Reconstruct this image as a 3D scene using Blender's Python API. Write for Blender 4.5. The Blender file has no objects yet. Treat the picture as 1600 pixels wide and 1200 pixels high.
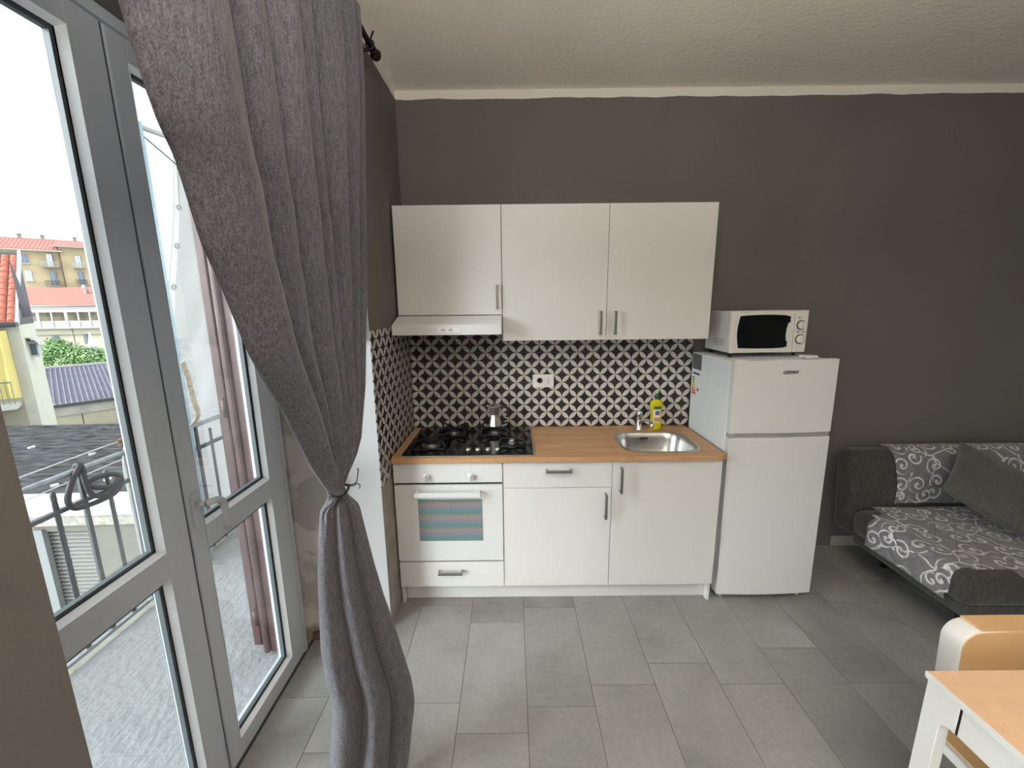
import bpy, bmesh, math, random
from mathutils import Vector, Matrix
random.seed(7)
S = bpy.context.scene
COL = S.collection
PI = math.pi

# ------------------------------------------------------------------ camera
cam_d = bpy.data.cameras.new('camera')
cam = bpy.data.objects.new('camera', cam_d); COL.objects.link(cam); S.camera = cam
yaw, pitch, roll = -0.0016154, 0.1905453, -0.0106208
fwd = Vector((math.sin(yaw)*math.cos(pitch), math.cos(yaw)*math.cos(pitch), -math.sin(pitch)))
right = Vector((math.cos(yaw), -math.sin(yaw), 0)); up = right.cross(fwd)
r2 = right*math.cos(roll) + up*math.sin(roll); u2 = -right*math.sin(roll) + up*math.cos(roll)
m = Matrix((r2, u2, -fwd)).transposed().to_4x4(); m.translation = Vector((0.66956, -2.65566, 1.71158))
cam.matrix_world = m
cam_d.sensor_fit = 'HORIZONTAL'; cam_d.sensor_width = 36.0
cam_d.lens = 637.6957*36.0/1600.0
cam_d.clip_start = 0.02; cam_d.clip_end = 500

# ------------------------------------------------------------------ sky, sun, exposure
S.view_settings.view_transform = 'Standard'; S.view_settings.look = 'None'
S.view_settings.gamma = 1.0; S.view_settings.use_curve_mapping = False
S.view_settings.exposure = 0.2
SKY = 1.9
w = bpy.data.worlds.new('world'); S.world = w; w.use_nodes = True
nt = w.node_tree; nt.nodes.clear()
wo = nt.nodes.new('ShaderNodeOutputWorld'); bg = nt.nodes.new('ShaderNodeBackground')
bg.inputs['Color'].default_value = (0.88, 0.94, 1.0, 1); bg.inputs['Strength'].default_value = SKY
nt.links.new(bg.outputs[0], wo.inputs[0])
sd = bpy.data.lights.new('sun', 'SUN'); sun = bpy.data.objects.new('sun', sd); COL.objects.link(sun)
sd.energy = 12.5; sd.angle = math.radians(60); sd.color = (0.93, 0.97, 1.0)
SUN_DIR = Vector((0.76, 0.48, -0.27)).normalized()
sun.rotation_euler = SUN_DIR.to_track_quat('-Z', 'Y').to_euler()
sun.location = (-6, -6, 8)
def portal(name, x, y0, y1, z0, z1):
    d = bpy.data.lights.new(name, 'AREA'); d.shape = 'RECTANGLE'; d.size = z1-z0; d.size_y = y1-y0
    o = bpy.data.objects.new(name, d); COL.objects.link(o); o.location = (x, (y0+y1)/2, (z0+z1)/2)
    o.rotation_euler = (0, -PI/2, 0); d.cycles.is_portal = True
portal('door_portal', -0.60, -2.02, -0.90, 0.0, 2.45)
portal('rear_door_portal', -0.60, -4.65, -3.25, 0.0, 2.45)
ld = bpy.data.lights.new('rear_fill_light', 'POINT'); ld.shadow_soft_size = 0.22; ld.energy = 10; ld.color = (1.0, 0.88, 0.74)
lo = bpy.data.objects.new('rear_fill_light', ld); COL.objects.link(lo); lo.location = (1.0, -4.2, 2.2)  # added point fill behind the camera, no fixture there

up_d = bpy.data.lights.new('ceiling_fill_light', 'AREA'); up_d.shape = 'DISK'; up_d.size = 0.45; up_d.energy = 130; up_d.color = (1.0, 0.93, 0.84)
up_o = bpy.data.objects.new('ceiling_fill_light', up_d); COL.objects.link(up_o); up_o.location = (1.0, -3.4, 2.0); up_o.rotation_euler = (PI, 0, 0)  # added unseen fill aimed up to brighten the ceiling
wd = bpy.data.lights.new('rear_door_fill_light', 'AREA'); wd.shape = 'RECTANGLE'; wd.size = 2.3; wd.size_y = 1.3; wd.energy = 50; wd.color = (0.93, 0.97, 1.0)
wo_ = bpy.data.objects.new('rear_door_fill_light', wd); COL.objects.link(wo_); wo_.location = (-0.52, -3.94, 1.25); wo_.rotation_euler = (0, -PI/2, 0)  # added area fill in the rear doorway, boosts the light coming in

# ------------------------------------------------------------------ materials
def lin(c):
    c /= 255.0
    return c/12.92 if c <= 0.04045 else ((c+0.055)/1.055)**2.4
def rgb(r, g, b): return (lin(r), lin(g), lin(b), 1)
MATS = {}
def mat(name, col, rough=0.6, metal=0.0, bump=0.0, bscale=40, spec=0.5, var=0.0, vscale=4, trans=0.0, coat=0.0, stretch=None, ior=1.45, alpha=None):
    if name in MATS: return MATS[name]
    m = bpy.data.materials.new(name); m.use_nodes = True; MATS[name] = m
    n = m.node_tree; b = n.nodes['Principled BSDF']
    b.inputs['Base Color'].default_value = col if len(col) == 4 else (*col, 1)
    b.inputs['Roughness'].default_value = rough; b.inputs['Metallic'].default_value = metal
    b.inputs['Specular IOR Level'].default_value = spec; b.inputs['IOR'].default_value = ior
    b.inputs['Transmission Weight'].default_value = trans; b.inputs['Coat Weight'].default_value = coat
    tc = None
    if bump or var:
        tc = n.nodes.new('ShaderNodeTexCoord'); mp = n.nodes.new('ShaderNodeMapping')
        n.links.new(tc.outputs['Object'], mp.inputs[0])
        if stretch: mp.inputs['Scale'].default_value = stretch
    if var:
        t = n.nodes.new('ShaderNodeTexNoise'); t.inputs['Scale'].default_value = vscale; t.inputs['Detail'].default_value = 6
        n.links.new(mp.outputs[0], t.inputs['Vector'])
        mx = n.nodes.new('ShaderNodeMix'); mx.data_type = 'RGBA'
        c = b.inputs['Base Color'].default_value
        mx.inputs[6].default_value = [x*(1-var) for x in c[:3]]+[1]; mx.inputs[7].default_value = [min(1, x*(1+var)) for x in c[:3]]+[1]
        rp = n.nodes.new('ShaderNodeMapRange'); rp.inputs[1].default_value = 0.3; rp.inputs[2].default_value = 0.7
        n.links.new(t.outputs[0], rp.inputs[0]); n.links.new(rp.outputs[0], mx.inputs[0]); n.links.new(mx.outputs[2], b.inputs['Base Color'])
    if bump:
        t = n.nodes.new('ShaderNodeTexNoise'); t.inputs['Scale'].default_value = bscale; t.inputs['Detail'].default_value = 5
        n.links.new(mp.outputs[0], t.inputs['Vector'])
        bp = n.nodes.new('ShaderNodeBump'); bp.inputs['Strength'].default_value = bump; bp.inputs['Distance'].default_value = 0.01
        n.links.new(t.outputs[0], bp.inputs['Height']); n.links.new(bp.outputs[0], b.inputs['Normal'])
    return m

class NB:
    """tiny node-building helper"""
    def __init__(s, name):
        s.m = bpy.data.materials.new(name); s.m.use_nodes = True; MATS[name] = s.m
        s.n = s.m.node_tree.nodes; s.l = s.m.node_tree.links; s.b = s.n['Principled BSDF']
        s.tc = s.n.new('ShaderNodeTexCoord')
    def put(s, sock, v):
        if isinstance(v, (int, float)): sock.default_value = v
        elif isinstance(v, tuple): sock.default_value = v
        else: s.l.new(v, sock)
    def math(s, op, a, b=0.0, c=0.0):
        q = s.n.new('ShaderNodeMath'); q.operation = op
        s.put(q.inputs[0], a); s.put(q.inputs[1], b); s.put(q.inputs[2], c)
        return q.outputs[0]
    def mix(s, f, a, b):
        q = s.n.new('ShaderNodeMix'); q.data_type = 'RGBA'; s.put(q.inputs[0], f); s.put(q.inputs[6], a); s.put(q.inputs[7], b); return q.outputs[2]
    def sep(s, v):
        q = s.n.new('ShaderNodeSeparateXYZ'); s.l.new(v, q.inputs[0]); return q.outputs
    def noise(s, v, scale, detail=5, dist=0.0):
        q = s.n.new('ShaderNodeTexNoise'); q.inputs['Scale'].default_value = scale; q.inputs['Detail'].default_value = detail
        q.inputs['Distortion'].default_value = dist; s.l.new(v, q.inputs['Vector']); return q.outputs[0]
    def mapping(s, v, scale=(1, 1, 1), loc=(0, 0, 0), rot=(0, 0, 0)):
        q = s.n.new('ShaderNodeMapping'); q.inputs['Scale'].default_value = scale; q.inputs['Location'].default_value = loc
        q.inputs['Rotation'].default_value = rot; s.l.new(v, q.inputs[0]); return q.outputs[0]
    def rng(s, v, a, b, c=0.0, d=1.0):
        q = s.n.new('ShaderNodeMapRange'); s.l.new(v, q.inputs[0]); q.inputs[1].default_value = a; q.inputs[2].default_value = b
        q.inputs[3].default_value = c; q.inputs[4].default_value = d; return q.outputs[0]
    def bump(s, h, strength, dist=0.01):
        q = s.n.new('ShaderNodeBump'); q.inputs['Strength'].default_value = strength; q.inputs['Distance'].default_value = dist
        s.l.new(h, q.inputs['Height']); s.l.new(q.outputs[0], s.b.inputs['Normal'])

def glass_mat(name, tint=(0.97, 0.99, 0.98, 1), refl=1.0):
    m = bpy.data.materials.new(name); m.use_nodes = True; n = m.node_tree; n.nodes.clear(); MATS[name] = m
    o = n.nodes.new('ShaderNodeOutputMaterial'); mx = n.nodes.new('ShaderNodeMixShader'); t = n.nodes.new('ShaderNodeBsdfTransparent')
    g = n.nodes.new('ShaderNodeBsdfGlossy'); g.inputs['Roughness'].default_value = 0.0; t.inputs['Color'].default_value = tint
    f = n.nodes.new('ShaderNodeFresnel'); f.inputs['IOR'].default_value = 1.35
    k = n.nodes.new('ShaderNodeMath'); k.operation = 'MULTIPLY'; k.inputs[1].default_value = refl
    n.links.new(f.outputs[0], k.inputs[0]); n.links.new(k.outputs[0], mx.inputs[0])
    n.links.new(t.outputs[0], mx.inputs[1]); n.links.new(g.outputs[0], mx.inputs[2]); n.links.new(mx.outputs[0], o.inputs[0])
    return m
GLASS = glass_mat('window_glass', refl=0.3)

WHITE = mat('white_foil', (0.71, 0.705, 0.69), 0.38, bump=0.04, bscale=300)
PVC = mat('white_upvc', (0.50, 0.53, 0.57), 0.35, spec=0.5)
ENAMEL = mat('white_enamel', (0.68, 0.685, 0.68), 0.28)
PLASTIC = mat('white_plastic', (0.78, 0.77, 0.74), 0.35)
STEEL = mat('brushed_steel', (0.62, 0.62, 0.61), 0.28, 1.0, bump=0.05, bscale=120, stretch=(1, 12, 1))
HANDLE = mat('brushed_nickel', (0.30, 0.29, 0.275), 0.32, 0.85)
CHROME = mat('chrome', (0.75, 0.75, 0.76), 0.08, 1.0)
BLACK = mat('black_plastic', (0.012, 0.012, 0.013), 0.35)
IRON = mat('black_cast_iron', (0.012, 0.012, 0.012), 0.55)
BLACKGLASS = mat('black_glass', (0.006, 0.007, 0.008), 0.10, spec=0.35)
RUBBER = mat('grey_gasket', (0.07, 0.085, 0.09), 0.5)
GAP = mat('dark_gap', (0.01, 0.01, 0.01), 0.9)

def wall_paint():
    s = NB('taupe_wall_paint'); P = s.tc.outputs['Object']; x, y, z = s.sep(P)
    wob = s.noise(P, 3.5, 4)
    edge = s.math('ADD', z, s.math('MULTIPLY', wob, 0.035))
    top = s.math('GREATER_THAN', edge, 2.915)
    n1 = s.rng(s.noise(P, 1.4, 5), 0.3, 0.7)
    base = s.mix(n1, (0.120, 0.110, 0.101, 1), (0.143, 0.132, 0.121, 1))
    s.l.new(s.mix(top, base, (0.72, 0.69, 0.63, 1)), s.b.inputs['Base Color'])
    s.b.inputs['Roughness'].default_value = 0.75
    s.bump(s.noise(P, 60, 6), 0.18, 0.006)
    return s.m
WALL = wall_paint()
def reveal_paint():
    s = NB('patched_plaster_sky_lit'); P = s.tc.outputs['Object']; x, y, z = s.sep(P)
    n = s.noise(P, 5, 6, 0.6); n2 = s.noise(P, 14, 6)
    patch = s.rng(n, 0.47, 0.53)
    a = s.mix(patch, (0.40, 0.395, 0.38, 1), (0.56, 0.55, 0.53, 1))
    sky_lit_x = s.rng(s.math('ADD', x, s.math('MULTIPLY', n2, 0.05)), -0.135, -0.115)
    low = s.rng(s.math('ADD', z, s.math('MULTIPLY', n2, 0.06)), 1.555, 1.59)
    pale = s.math('MULTIPLY', sky_lit_x, s.math('SUBTRACT', 1.0, low))  # sky light on the outer reveal strip, put into the colour as a pale zone
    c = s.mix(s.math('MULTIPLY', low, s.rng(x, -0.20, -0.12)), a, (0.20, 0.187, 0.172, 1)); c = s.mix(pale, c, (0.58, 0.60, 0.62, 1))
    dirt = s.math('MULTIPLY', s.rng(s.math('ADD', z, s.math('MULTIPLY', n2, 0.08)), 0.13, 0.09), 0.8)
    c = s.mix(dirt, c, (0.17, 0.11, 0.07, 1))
    s.l.new(c, s.b.inputs['Base Color']); s.b.inputs['Roughness'].default_value = 0.85
    s.bump(n2, 0.35, 0.01)
    return s.m
REVEAL = reveal_paint()
CEIL = mat('ceiling_paint', (0.82, 0.78, 0.71), 0.8, bump=0.25, bscale=45, var=0.05, vscale=1.5)
PLASTER_LOW = mat('scuffed_low_wall_plaster', (0.30, 0.27, 0.24), 0.8, bump=0.3, bscale=30, var=0.2, vscale=7)

def tiles(axis, off):
    s = NB('patterned_tiles_'+axis); P = s.tc.outputs['Object']; x, y, z = s.sep(P)
    U = {'X': x, 'Y': y}[axis]
    u = s.math('ADD', U, 10.0-off); v = s.math('ADD', z, 10.0-1.009)
    def fold(t): return s.math('ABSOLUTE', s.math('SUBTRACT', s.math('FLOORED_MODULO', t, 0.1), 0.05))
    a, b = fold(u), fold(v)
    def d(p, q):
        return s.math('SQRT', s.math('ADD', s.math('POWER', s.math('SUBTRACT', a, p), 2), s.math('POWER', s.math('SUBTRACT', b, q), 2)))
    far = s.math('MAXIMUM', d(0.0, 0.05), d(0.05, 0.0))
    pet = s.math('LESS_THAN', far, 0.0490)
    def seam(t): return s.math('LESS_THAN', s.math('ABSOLUTE', s.math('SUBTRACT', s.math('FLOORED_MODULO', s.math('ADD', t, 0.1), 0.2), 0.1)), 0.0009)
    g = s.math('MAXIMUM', seam(u), seam(v))
    nz = s.rng(s.noise(P, 90, 4), 0.3, 0.7)
    light = s.mix(nz, (0.49, 0.47, 0.45, 1), (0.60, 0.58, 0.55, 1)); dark = s.mix(nz, (0.018, 0.017, 0.018, 1), (0.028, 0.026, 0.027, 1))
    c = s.mix(pet, dark, light); c = s.mix(s.math('MULTIPLY', g, 0.75), c, (0.16, 0.15, 0.15, 1))
    s.l.new(c, s.b.inputs['Base Color']); s.b.inputs['Roughness'].default_value = 0.42; s.b.inputs['Specular IOR Level'].default_value = 0.35
    return s.m
TILE_X = tiles('X', 0.795); TILE_Y = tiles('Y', 0.0)

def floor_tile():
    s = NB('grey_stone_floor_tile'); P = s.tc.outputs['Object']
    geo = s.n.new('ShaderNodeNewGeometry'); rnd = geo.outputs['Random Per Island']
    cmb = s.n.new('ShaderNodeCombineXYZ'); s.l.new(s.math('MULTIPLY', rnd, 37.0), cmb.inputs[2])
    va = s.n.new('ShaderNodeVectorMath'); va.operation = 'ADD'; s.l.new(P, va.inputs[0]); s.l.new(cmb.outputs[0], va.inputs[1])
    Q = va.outputs[0]
    n1 = s.rng(s.noise(Q, 2.6, 8, 0.7), 0.3, 0.7); n2 = s.rng(s.noise(s.mapping(Q, (1, 6, 1)), 9, 6), 0.35, 0.65); n3 = s.rng(s.noise(Q, 55, 6), 0.3, 0.7)
    c = s.mix(n1, (0.205, 0.204, 0.198, 1), (0.320, 0.318, 0.308, 1))
    c = s.mix(s.math('MULTIPLY', n2, 0.35), c, (0.30, 0.285, 0.265, 1))
    c = s.mix(s.math('MULTIPLY', n3, 0.25), c, (0.14, 0.137, 0.13, 1))
    tone = s.n.new('ShaderNodeHueSaturation'); s.l.new(c, tone.inputs['Color']); s.l.new(s.rng(rnd, 0, 1, 0.92, 1.10), tone.inputs['Value'])
    s.l.new(tone.outputs[0], s.b.inputs['Base Color']); s.b.inputs['Roughness'].default_value = 0.5; s.b.inputs['Specular IOR Level'].default_value = 0.35
    s.bump(n3, 0.08, 0.004)
    return s.m
FLOOR = floor_tile(); GROUT = mat('dark_grout', (0.045, 0.042, 0.040), 0.9)

def wood(name, c1, c2, axis_scale=(1.2, 16, 16), rough=0.4, strips=False):
    s = NB(name); P = s.tc.outputs['Object']
    q = s.mapping(P, axis_scale); n1 = s.rng(s.noise(q, 2.0, 7, 0.8), 0.3, 0.72); n2 = s.rng(s.noise(s.mapping(P, (4, 70, 70)), 3, 5), 0.35, 0.7)
    c = s.mix(n1, c1, c2); c = s.mix(s.math('MULTIPLY', n2, 0.4), c, tuple(k*0.62 for k in c1[:3])+(1,))
    s.l.new(c, s.b.inputs['Base Color']); s.b.inputs['Roughness'].default_value = rough
    return s.m
OAK = wood('oak_worktop', (0.46, 0.245, 0.115, 1), (0.62, 0.375, 0.20, 1))
TABLETOP = mat('beech_laminate', (0.80, 0.52, 0.335), 0.35, bump=0.03, bscale=200, var=0.05, vscale=30)
CHAIRWOOD = mat('beech_veneer', (0.68, 0.43, 0.22), 0.38, var=0.06, vscale=3)
LACQUER = mat('white_lacquer', (0.80, 0.79, 0.76), 0.28)

def fabric(name, c1, c2, scale=420, transl=0.0, rough=0.95):
    s = NB(name); P = s.tc.outputs['Object']
    n1 = s.noise(s.mapping(P, (1, 1, 0.35)), scale, 2); n2 = s.noise(s.mapping(P, (1, 1, 0.12)), scale*0.35, 3)
    f = s.rng(s.math('ADD', s.math('MULTIPLY', n1, 0.6), s.math('MULTIPLY', n2, 0.4)), 0.38, 0.62)
    c = s.mix(f, c1, c2); s.l.new(c, s.b.inputs['Base Color']); s.b.inputs['Roughness'].default_value = rough
    s.b.inputs['Specular IOR Level'].default_value = 0.2; s.b.inputs['Sheen Weight'].default_value = 0.25
    s.bump(n1, 0.25, 0.002)
    if transl:
        tr = s.n.new('ShaderNodeBsdfTranslucent'); s.l.new(c, tr.inputs[0]); mx = s.n.new('ShaderNodeMixShader'); mx.inputs[0].default_value = transl
        out = s.n['Material Output']; s.l.new(s.b.outputs[0], mx.inputs[1]); s.l.new(tr.outputs[0], mx.inputs[2]); s.l.new(mx.outputs[0], out.inputs[0])
    return s.m
CURTAIN = fabric('charcoal_curtain_fabric', (0.092, 0.093, 0.112, 1), (0.238, 0.234, 0.262, 1), 620, 0.34)
SOFAFAB = fabric('dark_grey_sofa_fabric', (0.028, 0.028, 0.026, 1), (0.070, 0.068, 0.062, 1), 300)
PILLOWFAB = fabric('dark_pillow_fabric', (0.050, 0.048, 0.043, 1), (0.085, 0.082, 0.073, 1), 300)

def scroll_fabric():
    s = NB('scroll_patterned_quilt'); UV = s.tc.outputs['UV']
    q = s.mapping(UV, (1, 1, 1)); W = s.noise(UV, 5, 2)
    vor = s.n.new('ShaderNodeTexVoronoi'); vor.voronoi_dimensions = '2D'; vor.inputs['Scale'].default_value = 9.0; vor.inputs['Randomness'].default_value = 0.75
    s.l.new(q, vor.inputs['Vector'])
    sc = s.n.new('ShaderNodeVectorMath'); sc.operation = 'SUBTRACT'; s.l.new(q, sc.inputs[0]); s.l.new(vor.outputs['Position'], sc.inputs[1])
    x, y, z = s.sep(sc.outputs[0])
    r = s.math('SQRT', s.math('ADD', s.math('MULTIPLY', x, x), s.math('MULTIPLY', y, y)))
    hx, hy, hz = s.sep(vor.outputs['Color'])
    th = s.math('DIVIDE', s.math('ARCTAN2', y, s.math('MULTIPLY', x, s.math('SUBTRACT', s.math('MULTIPLY', s.math('GREATER_THAN', hx, 0.5), 2.0), 1.0))), 2*PI)
    arm = s.math('FLOORED_MODULO', s.math('ADD', s.math('ADD', th, hy), s.math('MULTIPLY', r, 26.0)), 1.0)
    band = s.math('LESS_THAN', s.math('ABSOLUTE', s.math('SUBTRACT', arm, 0.5)), s.math('SUBTRACT', 0.20, s.math('MULTIPLY', r, 1.6)))
    ring = s.math('MULTIPLY', band, s.math('LESS_THAN', r, 0.058))
    dot = s.math('LESS_THAN', r, 0.007)
    e = s.n.new('ShaderNodeTexVoronoi'); e.voronoi_dimensions = '2D'; e.feature = 'DISTANCE_TO_EDGE'; e.inputs['Scale'].default_value = 5.0; e.inputs['Randomness'].default_value = 0.9
    wv = s.n.new('ShaderNodeTexNoise'); wv.inputs['Scale'].default_value = 7; wv.inputs['Detail'].default_value = 1; s.l.new(UV, wv.inputs['Vector'])
    wa = s.n.new('ShaderNodeVectorMath'); wa.operation = 'MULTIPLY_ADD'; s.l.new(wv.outputs['Color'], wa.inputs[0]); wa.inputs[1].default_value = (0.14, 0.14, 0); s.l.new(UV, wa.inputs[2])
    s.l.new(wa.outputs[0], e.inputs['Vector'])
    vine = s.math('MULTIPLY', s.math('LESS_THAN', e.outputs['Distance'], 0.022), s.math('GREATER_THAN', W, 0.44))
    f = s.math('MAXIMUM', s.math('MAXIMUM', ring, dot), vine)
    ux, uy, uz = s.sep(UV)
    def diag(sign):
        t = s.math('ADD', ux, s.math('MULTIPLY', uy, sign))
        return s.math('ABSOLUTE', s.math('SUBTRACT', s.math('FLOORED_MODULO', s.math('ADD', t, 20.0), 0.11), 0.055))
    qd = s.math('MINIMUM', diag(1.0), diag(-1.0)); ql = s.rng(qd, 0.0, 0.006, 1.0, 0.0)
    fine = s.rng(s.noise(UV, 260, 3), 0.35, 0.65)
    base = s.mix(fine, (0.135, 0.130, 0.145, 1), (0.195, 0.188, 0.205, 1)); lt = s.mix(fine, (0.56, 0.555, 0.56, 1), (0.70, 0.695, 0.70, 1))
    c = s.mix(f, base, lt); s.l.new(s.mix(s.math('MULTIPLY', ql, 0.45), c, (0.05, 0.05, 0.055, 1)), s.b.inputs['Base Color'])
    s.b.inputs['Roughness'].default_value = 0.62; s.b.inputs['Sheen Weight'].default_value = 0.3
    s.bump(s.rng(qd, 0.0, 0.03), 0.6, 0.008)
    return s.m
SCROLL = scroll_fabric()

CONCRETE = mat('rough_white_stucco_floor', (0.245, 0.253, 0.255), 0.9, bump=1.0, bscale=30, var=0.05, vscale=14, stretch=(1.3, 0.8, 1))
KERB = mat('weathered_concrete_edge', (0.28, 0.27, 0.23), 0.9, bump=0.6, bscale=30, var=0.3, vscale=9)
PAINTED_IRON = mat('grey_painted_iron', (0.075, 0.078, 0.085), 0.5, 0.3, var=0.15, vscale=40)
RAIL_TUBE = mat('pale_grey_rail_tube', (0.24, 0.26, 0.275), 0.45, 0.4, var=0.2, vscale=30)
BROWN = mat('brown_painted_shutter', (0.085, 0.044, 0.043), 0.42, bump=0.1, bscale=80, var=0.22, vscale=12)
BROWN_D = mat('brown_shutter_gap', (0.035, 0.022, 0.022), 0.8)

# ------------------------------------------------------------------ mesh helpers
class MB:
    def __init__(s): s.bm = bmesh.new(); s.mi = 0; s.uv = None
    def _f(s, fs, smooth=False):
        for f in fs: f.material_index = s.mi; f.smooth = smooth
    def box(s, x0, x1, y0, y1, z0, z1, bev=0.0, seg=2):
        if x0 > x1: x0, x1 = x1, x0
        if y0 > y1: y0, y1 = y1, y0
        if z0 > z1: z0, z1 = z1, z0
        v = [s.bm.verts.new(p) for p in ((x0, y0, z0), (x1, y0, z0), (x1, y1, z0), (x0, y1, z0), (x0, y0, z1), (x1, y0, z1), (x1, y1, z1), (x0, y1, z1))]
        fs = [s.bm.faces.new([v[i] for i in q]) for q in ((0, 3, 2, 1), (4, 5, 6, 7), (0, 1, 5, 4), (1, 2, 6, 5), (2, 3, 7, 6), (3, 0, 4, 7))]
        s._f(fs)
        if bev:
            ed = set(e for f in fs for e in f.edges)
            r = bmesh.ops.bevel(s.bm, geom=list(ed), offset=bev, segments=seg, affect='EDGES', profile=0.5)
            s._f(r['faces'], True)
        return s
    def prism(s, pts, axis, a, b, bev=0.0, seg=2, smooth=False):
        """pts: 2D outline (ccw or cw); extruded along axis from a to b. axis X: pts=(y,z); Y: (x,z); Z: (x,y)"""
        def P(p, t):
            return {'X': (t, p[0], p[1]), 'Y': (p[0], t, p[1]), 'Z': (p[0], p[1], t)}[axis]
        A = [s.bm.verts.new(P(p, a)) for p in pts]; B = [s.bm.verts.new(P(p, b)) for p in pts]
        fs = [s.bm.faces.new(A), s.bm.faces.new(B[::-1])]
        n = len(pts); side = [s.bm.faces.new((A[i], B[i], B[(i+1) % n], A[(i+1) % n])) for i in range(n)]
        s._f(fs); s._f(side, smooth)
        allf = fs+side
        bmesh.ops.recalc_face_normals(s.bm, faces=allf)
        if bev:
            ed = set(e for f in fs for e in f.edges)
            r = bmesh.ops.bevel(s.bm, geom=list(ed), offset=bev, segments=seg, affect='EDGES', profile=0.5); s._f(r['faces'], True)
        return s
    def cyl(s, p0, p1, r0, r1=None, seg=24, smooth=True, caps=True):
        r1 = r0 if r1 is None else r1; p0, p1 = Vector(p0), Vector(p1); d = (p1-p0).normalized()
        t = Vector((0, 0, 1)) if abs(d.z) < 0.9 else Vector((1, 0, 0)); a = d.cross(t).normalized(); b = d.cross(a)
        A = []; B = []
        for i in range(seg):
            c, q = math.cos(2*PI*i/seg), math.sin(2*PI*i/seg)
            A.append(s.bm.verts.new(p0+(a*c+b*q)*r0)); B.append(s.bm.verts.new(p1+(a*c+b*q)*r1))
        side = [s.bm.faces.new((A[i], A[(i+1) % seg], B[(i+1) % seg], B[i])) for i in range(seg)]
        s._f(side, smooth); cf = []
        if caps: cf = [s.bm.faces.new(A), s.bm.faces.new(B[::-1])]; s._f(cf)
        bmesh.ops.recalc_face_normals(s.bm, faces=side+cf)
        return s
    def lathe(s, prof, c, seg=32, axis='Z', smooth=True, sx=1.0, sy=1.0, facets=False):
        """prof: (radius, height) list"""
        rings = []
        for r, h in prof:
            ring = []
            for i in range(seg):
                t = 2*PI*i/seg; x, y = r*math.cos(t)*sx, r*math.sin(t)*sy
                p = {'Z': (c[0]+x, c[1]+y, c[2]+h), 'Y': (c[0]+x, c[1]+h, c[2]+y), 'X': (c[0]+h, c[1]+x, c[2]+y)}[axis]
                ring.append(s.bm.verts.new(p))
            rings.append(ring)
        fs = []
        for A, B in zip(rings, rings[1:]):
            for i in range(seg): fs.append(s.bm.faces.new((A[i], A[(i+1) % seg], B[(i+1) % seg], B[i])))
        s._f(fs, smooth and not facets)
        caps = [s.bm.faces.new(rings[0][::-1]), s.bm.faces.new(rings[-1])]; s._f(caps)
        bmesh.ops.recalc_face_normals(s.bm, faces=fs+caps)
        return s
    def tube(s, pts, r, seg=10, closed=False, flat=None, twist=0.0):
        pts = [Vector(p) for p in pts]; n = len(pts); rings = []; prev = None
        for i, p in enumerate(pts):
            if closed: d = (pts[(i+1) % n]-pts[i-1])
            else: d = pts[min(i+1, n-1)]-pts[max(i-1, 0)]
            d.normalize()
            if prev is None:
                t = Vector((0, 0, 1)) if abs(d.z) < 0.9 else Vector((1, 0, 0)); a = d.cross(t).normalized()
            else: a = (prev-d*prev.dot(d)).normalized()
            prev = a; b = d.cross(a); rr = r[i] if isinstance(r, (list, tuple)) else r
            ring = []
            for k in range(seg):
                th = 2*PI*k/seg+twist*i
                ra, rb = (rr, rr) if flat is None else flat
                ring.append(s.bm.verts.new(p+a*math.cos(th)*ra+b*math.sin(th)*rb))
            rings.append(ring)
        fs = []
        for i in range(n if closed else n-1):
            A, B = rings[i], rings[(i+1) % n]
            for k in range(seg): fs.append(s.bm.faces.new((A[k], A[(k+1) % seg], B[(k+1) % seg], B[k])))
        if not closed: fs += [s.bm.faces.new(rings[0][::-1]), s.bm.faces.new(rings[-1])]
        s._f(fs, True); bmesh.ops.recalc_face_normals(s.bm, faces=fs)
        return s
    def grid(s, fn, nu, nv, uvfn=None, smooth=True, flip=False):
        V = [[s.bm.verts.new(fn(i/nu, j/nv)) for j in range(nv+1)] for i in range(nu+1)]
        if uvfn and s.uv is None: s.uv = s.bm.loops.layers.uv.new('UVMap')
        for i in range(nu):
            for j in range(nv):
                q = [(i, j), (i+1, j), (i+1, j+1), (i, j+1)]
                if flip: q = q[::-1]
                f = s.bm.faces.new([V[a][b] for a, b in q]); f.material_index = s.mi; f.smooth = smooth
                if uvfn:
                    for lp, (a, b) in zip(f.loops, q): lp[s.uv].uv = uvfn(a/nu, b/nv)
        return s
    def quad(s, *p):
        f = s.bm.faces.new([s.bm.verts.new(q) for q in p]); f.material_index = s.mi; return s

def wloc(o):
    v = Vector((0, 0, 0))
    while o is not None: v = v+o.location; o = o.parent
    return v
def tag(o, label=None, cat=None, group=None, kind=None):
    if label: o['label'] = label
    if cat: o['category'] = cat
    if group: o['group'] = group
    if kind: o['kind'] = kind
    return o
def obj(name, mb, mats, parent=None, label=None, origin=None, mods=None):
    """geometry is given in room coordinates; the object's origin sits at its parent's (or at `origin`)"""
    me = bpy.data.meshes.new(name); o = bpy.data.objects.new(name, me); COL.objects.link(o)
    base = wloc(parent) if parent else Vector((0, 0, 0))
    org = Vector(origin) if origin is not None else base
    bmesh.ops.translate(mb.bm, verts=mb.bm.verts, vec=-org)
    mb.bm.to_mesh(me); mb.bm.free()
    if not isinstance(mats, (list, tuple)): mats = [mats]
    for q in mats: me.materials.append(q)
    if parent: o.parent = parent
    o.location = org-base
    if label: o['label'] = label
    return o
def thing(name, loc, label, cat, group=None, rot=None):
    o = bpy.data.objects.new(name, None); COL.objects.link(o); o.location = loc; o.empty_display_size = 0.05
    return tag(o, label, cat, group)
def struct(name, mb, mats, label=None):
    o = obj(name, mb, mats); return tag(o, label, None, None, 'structure')
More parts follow.
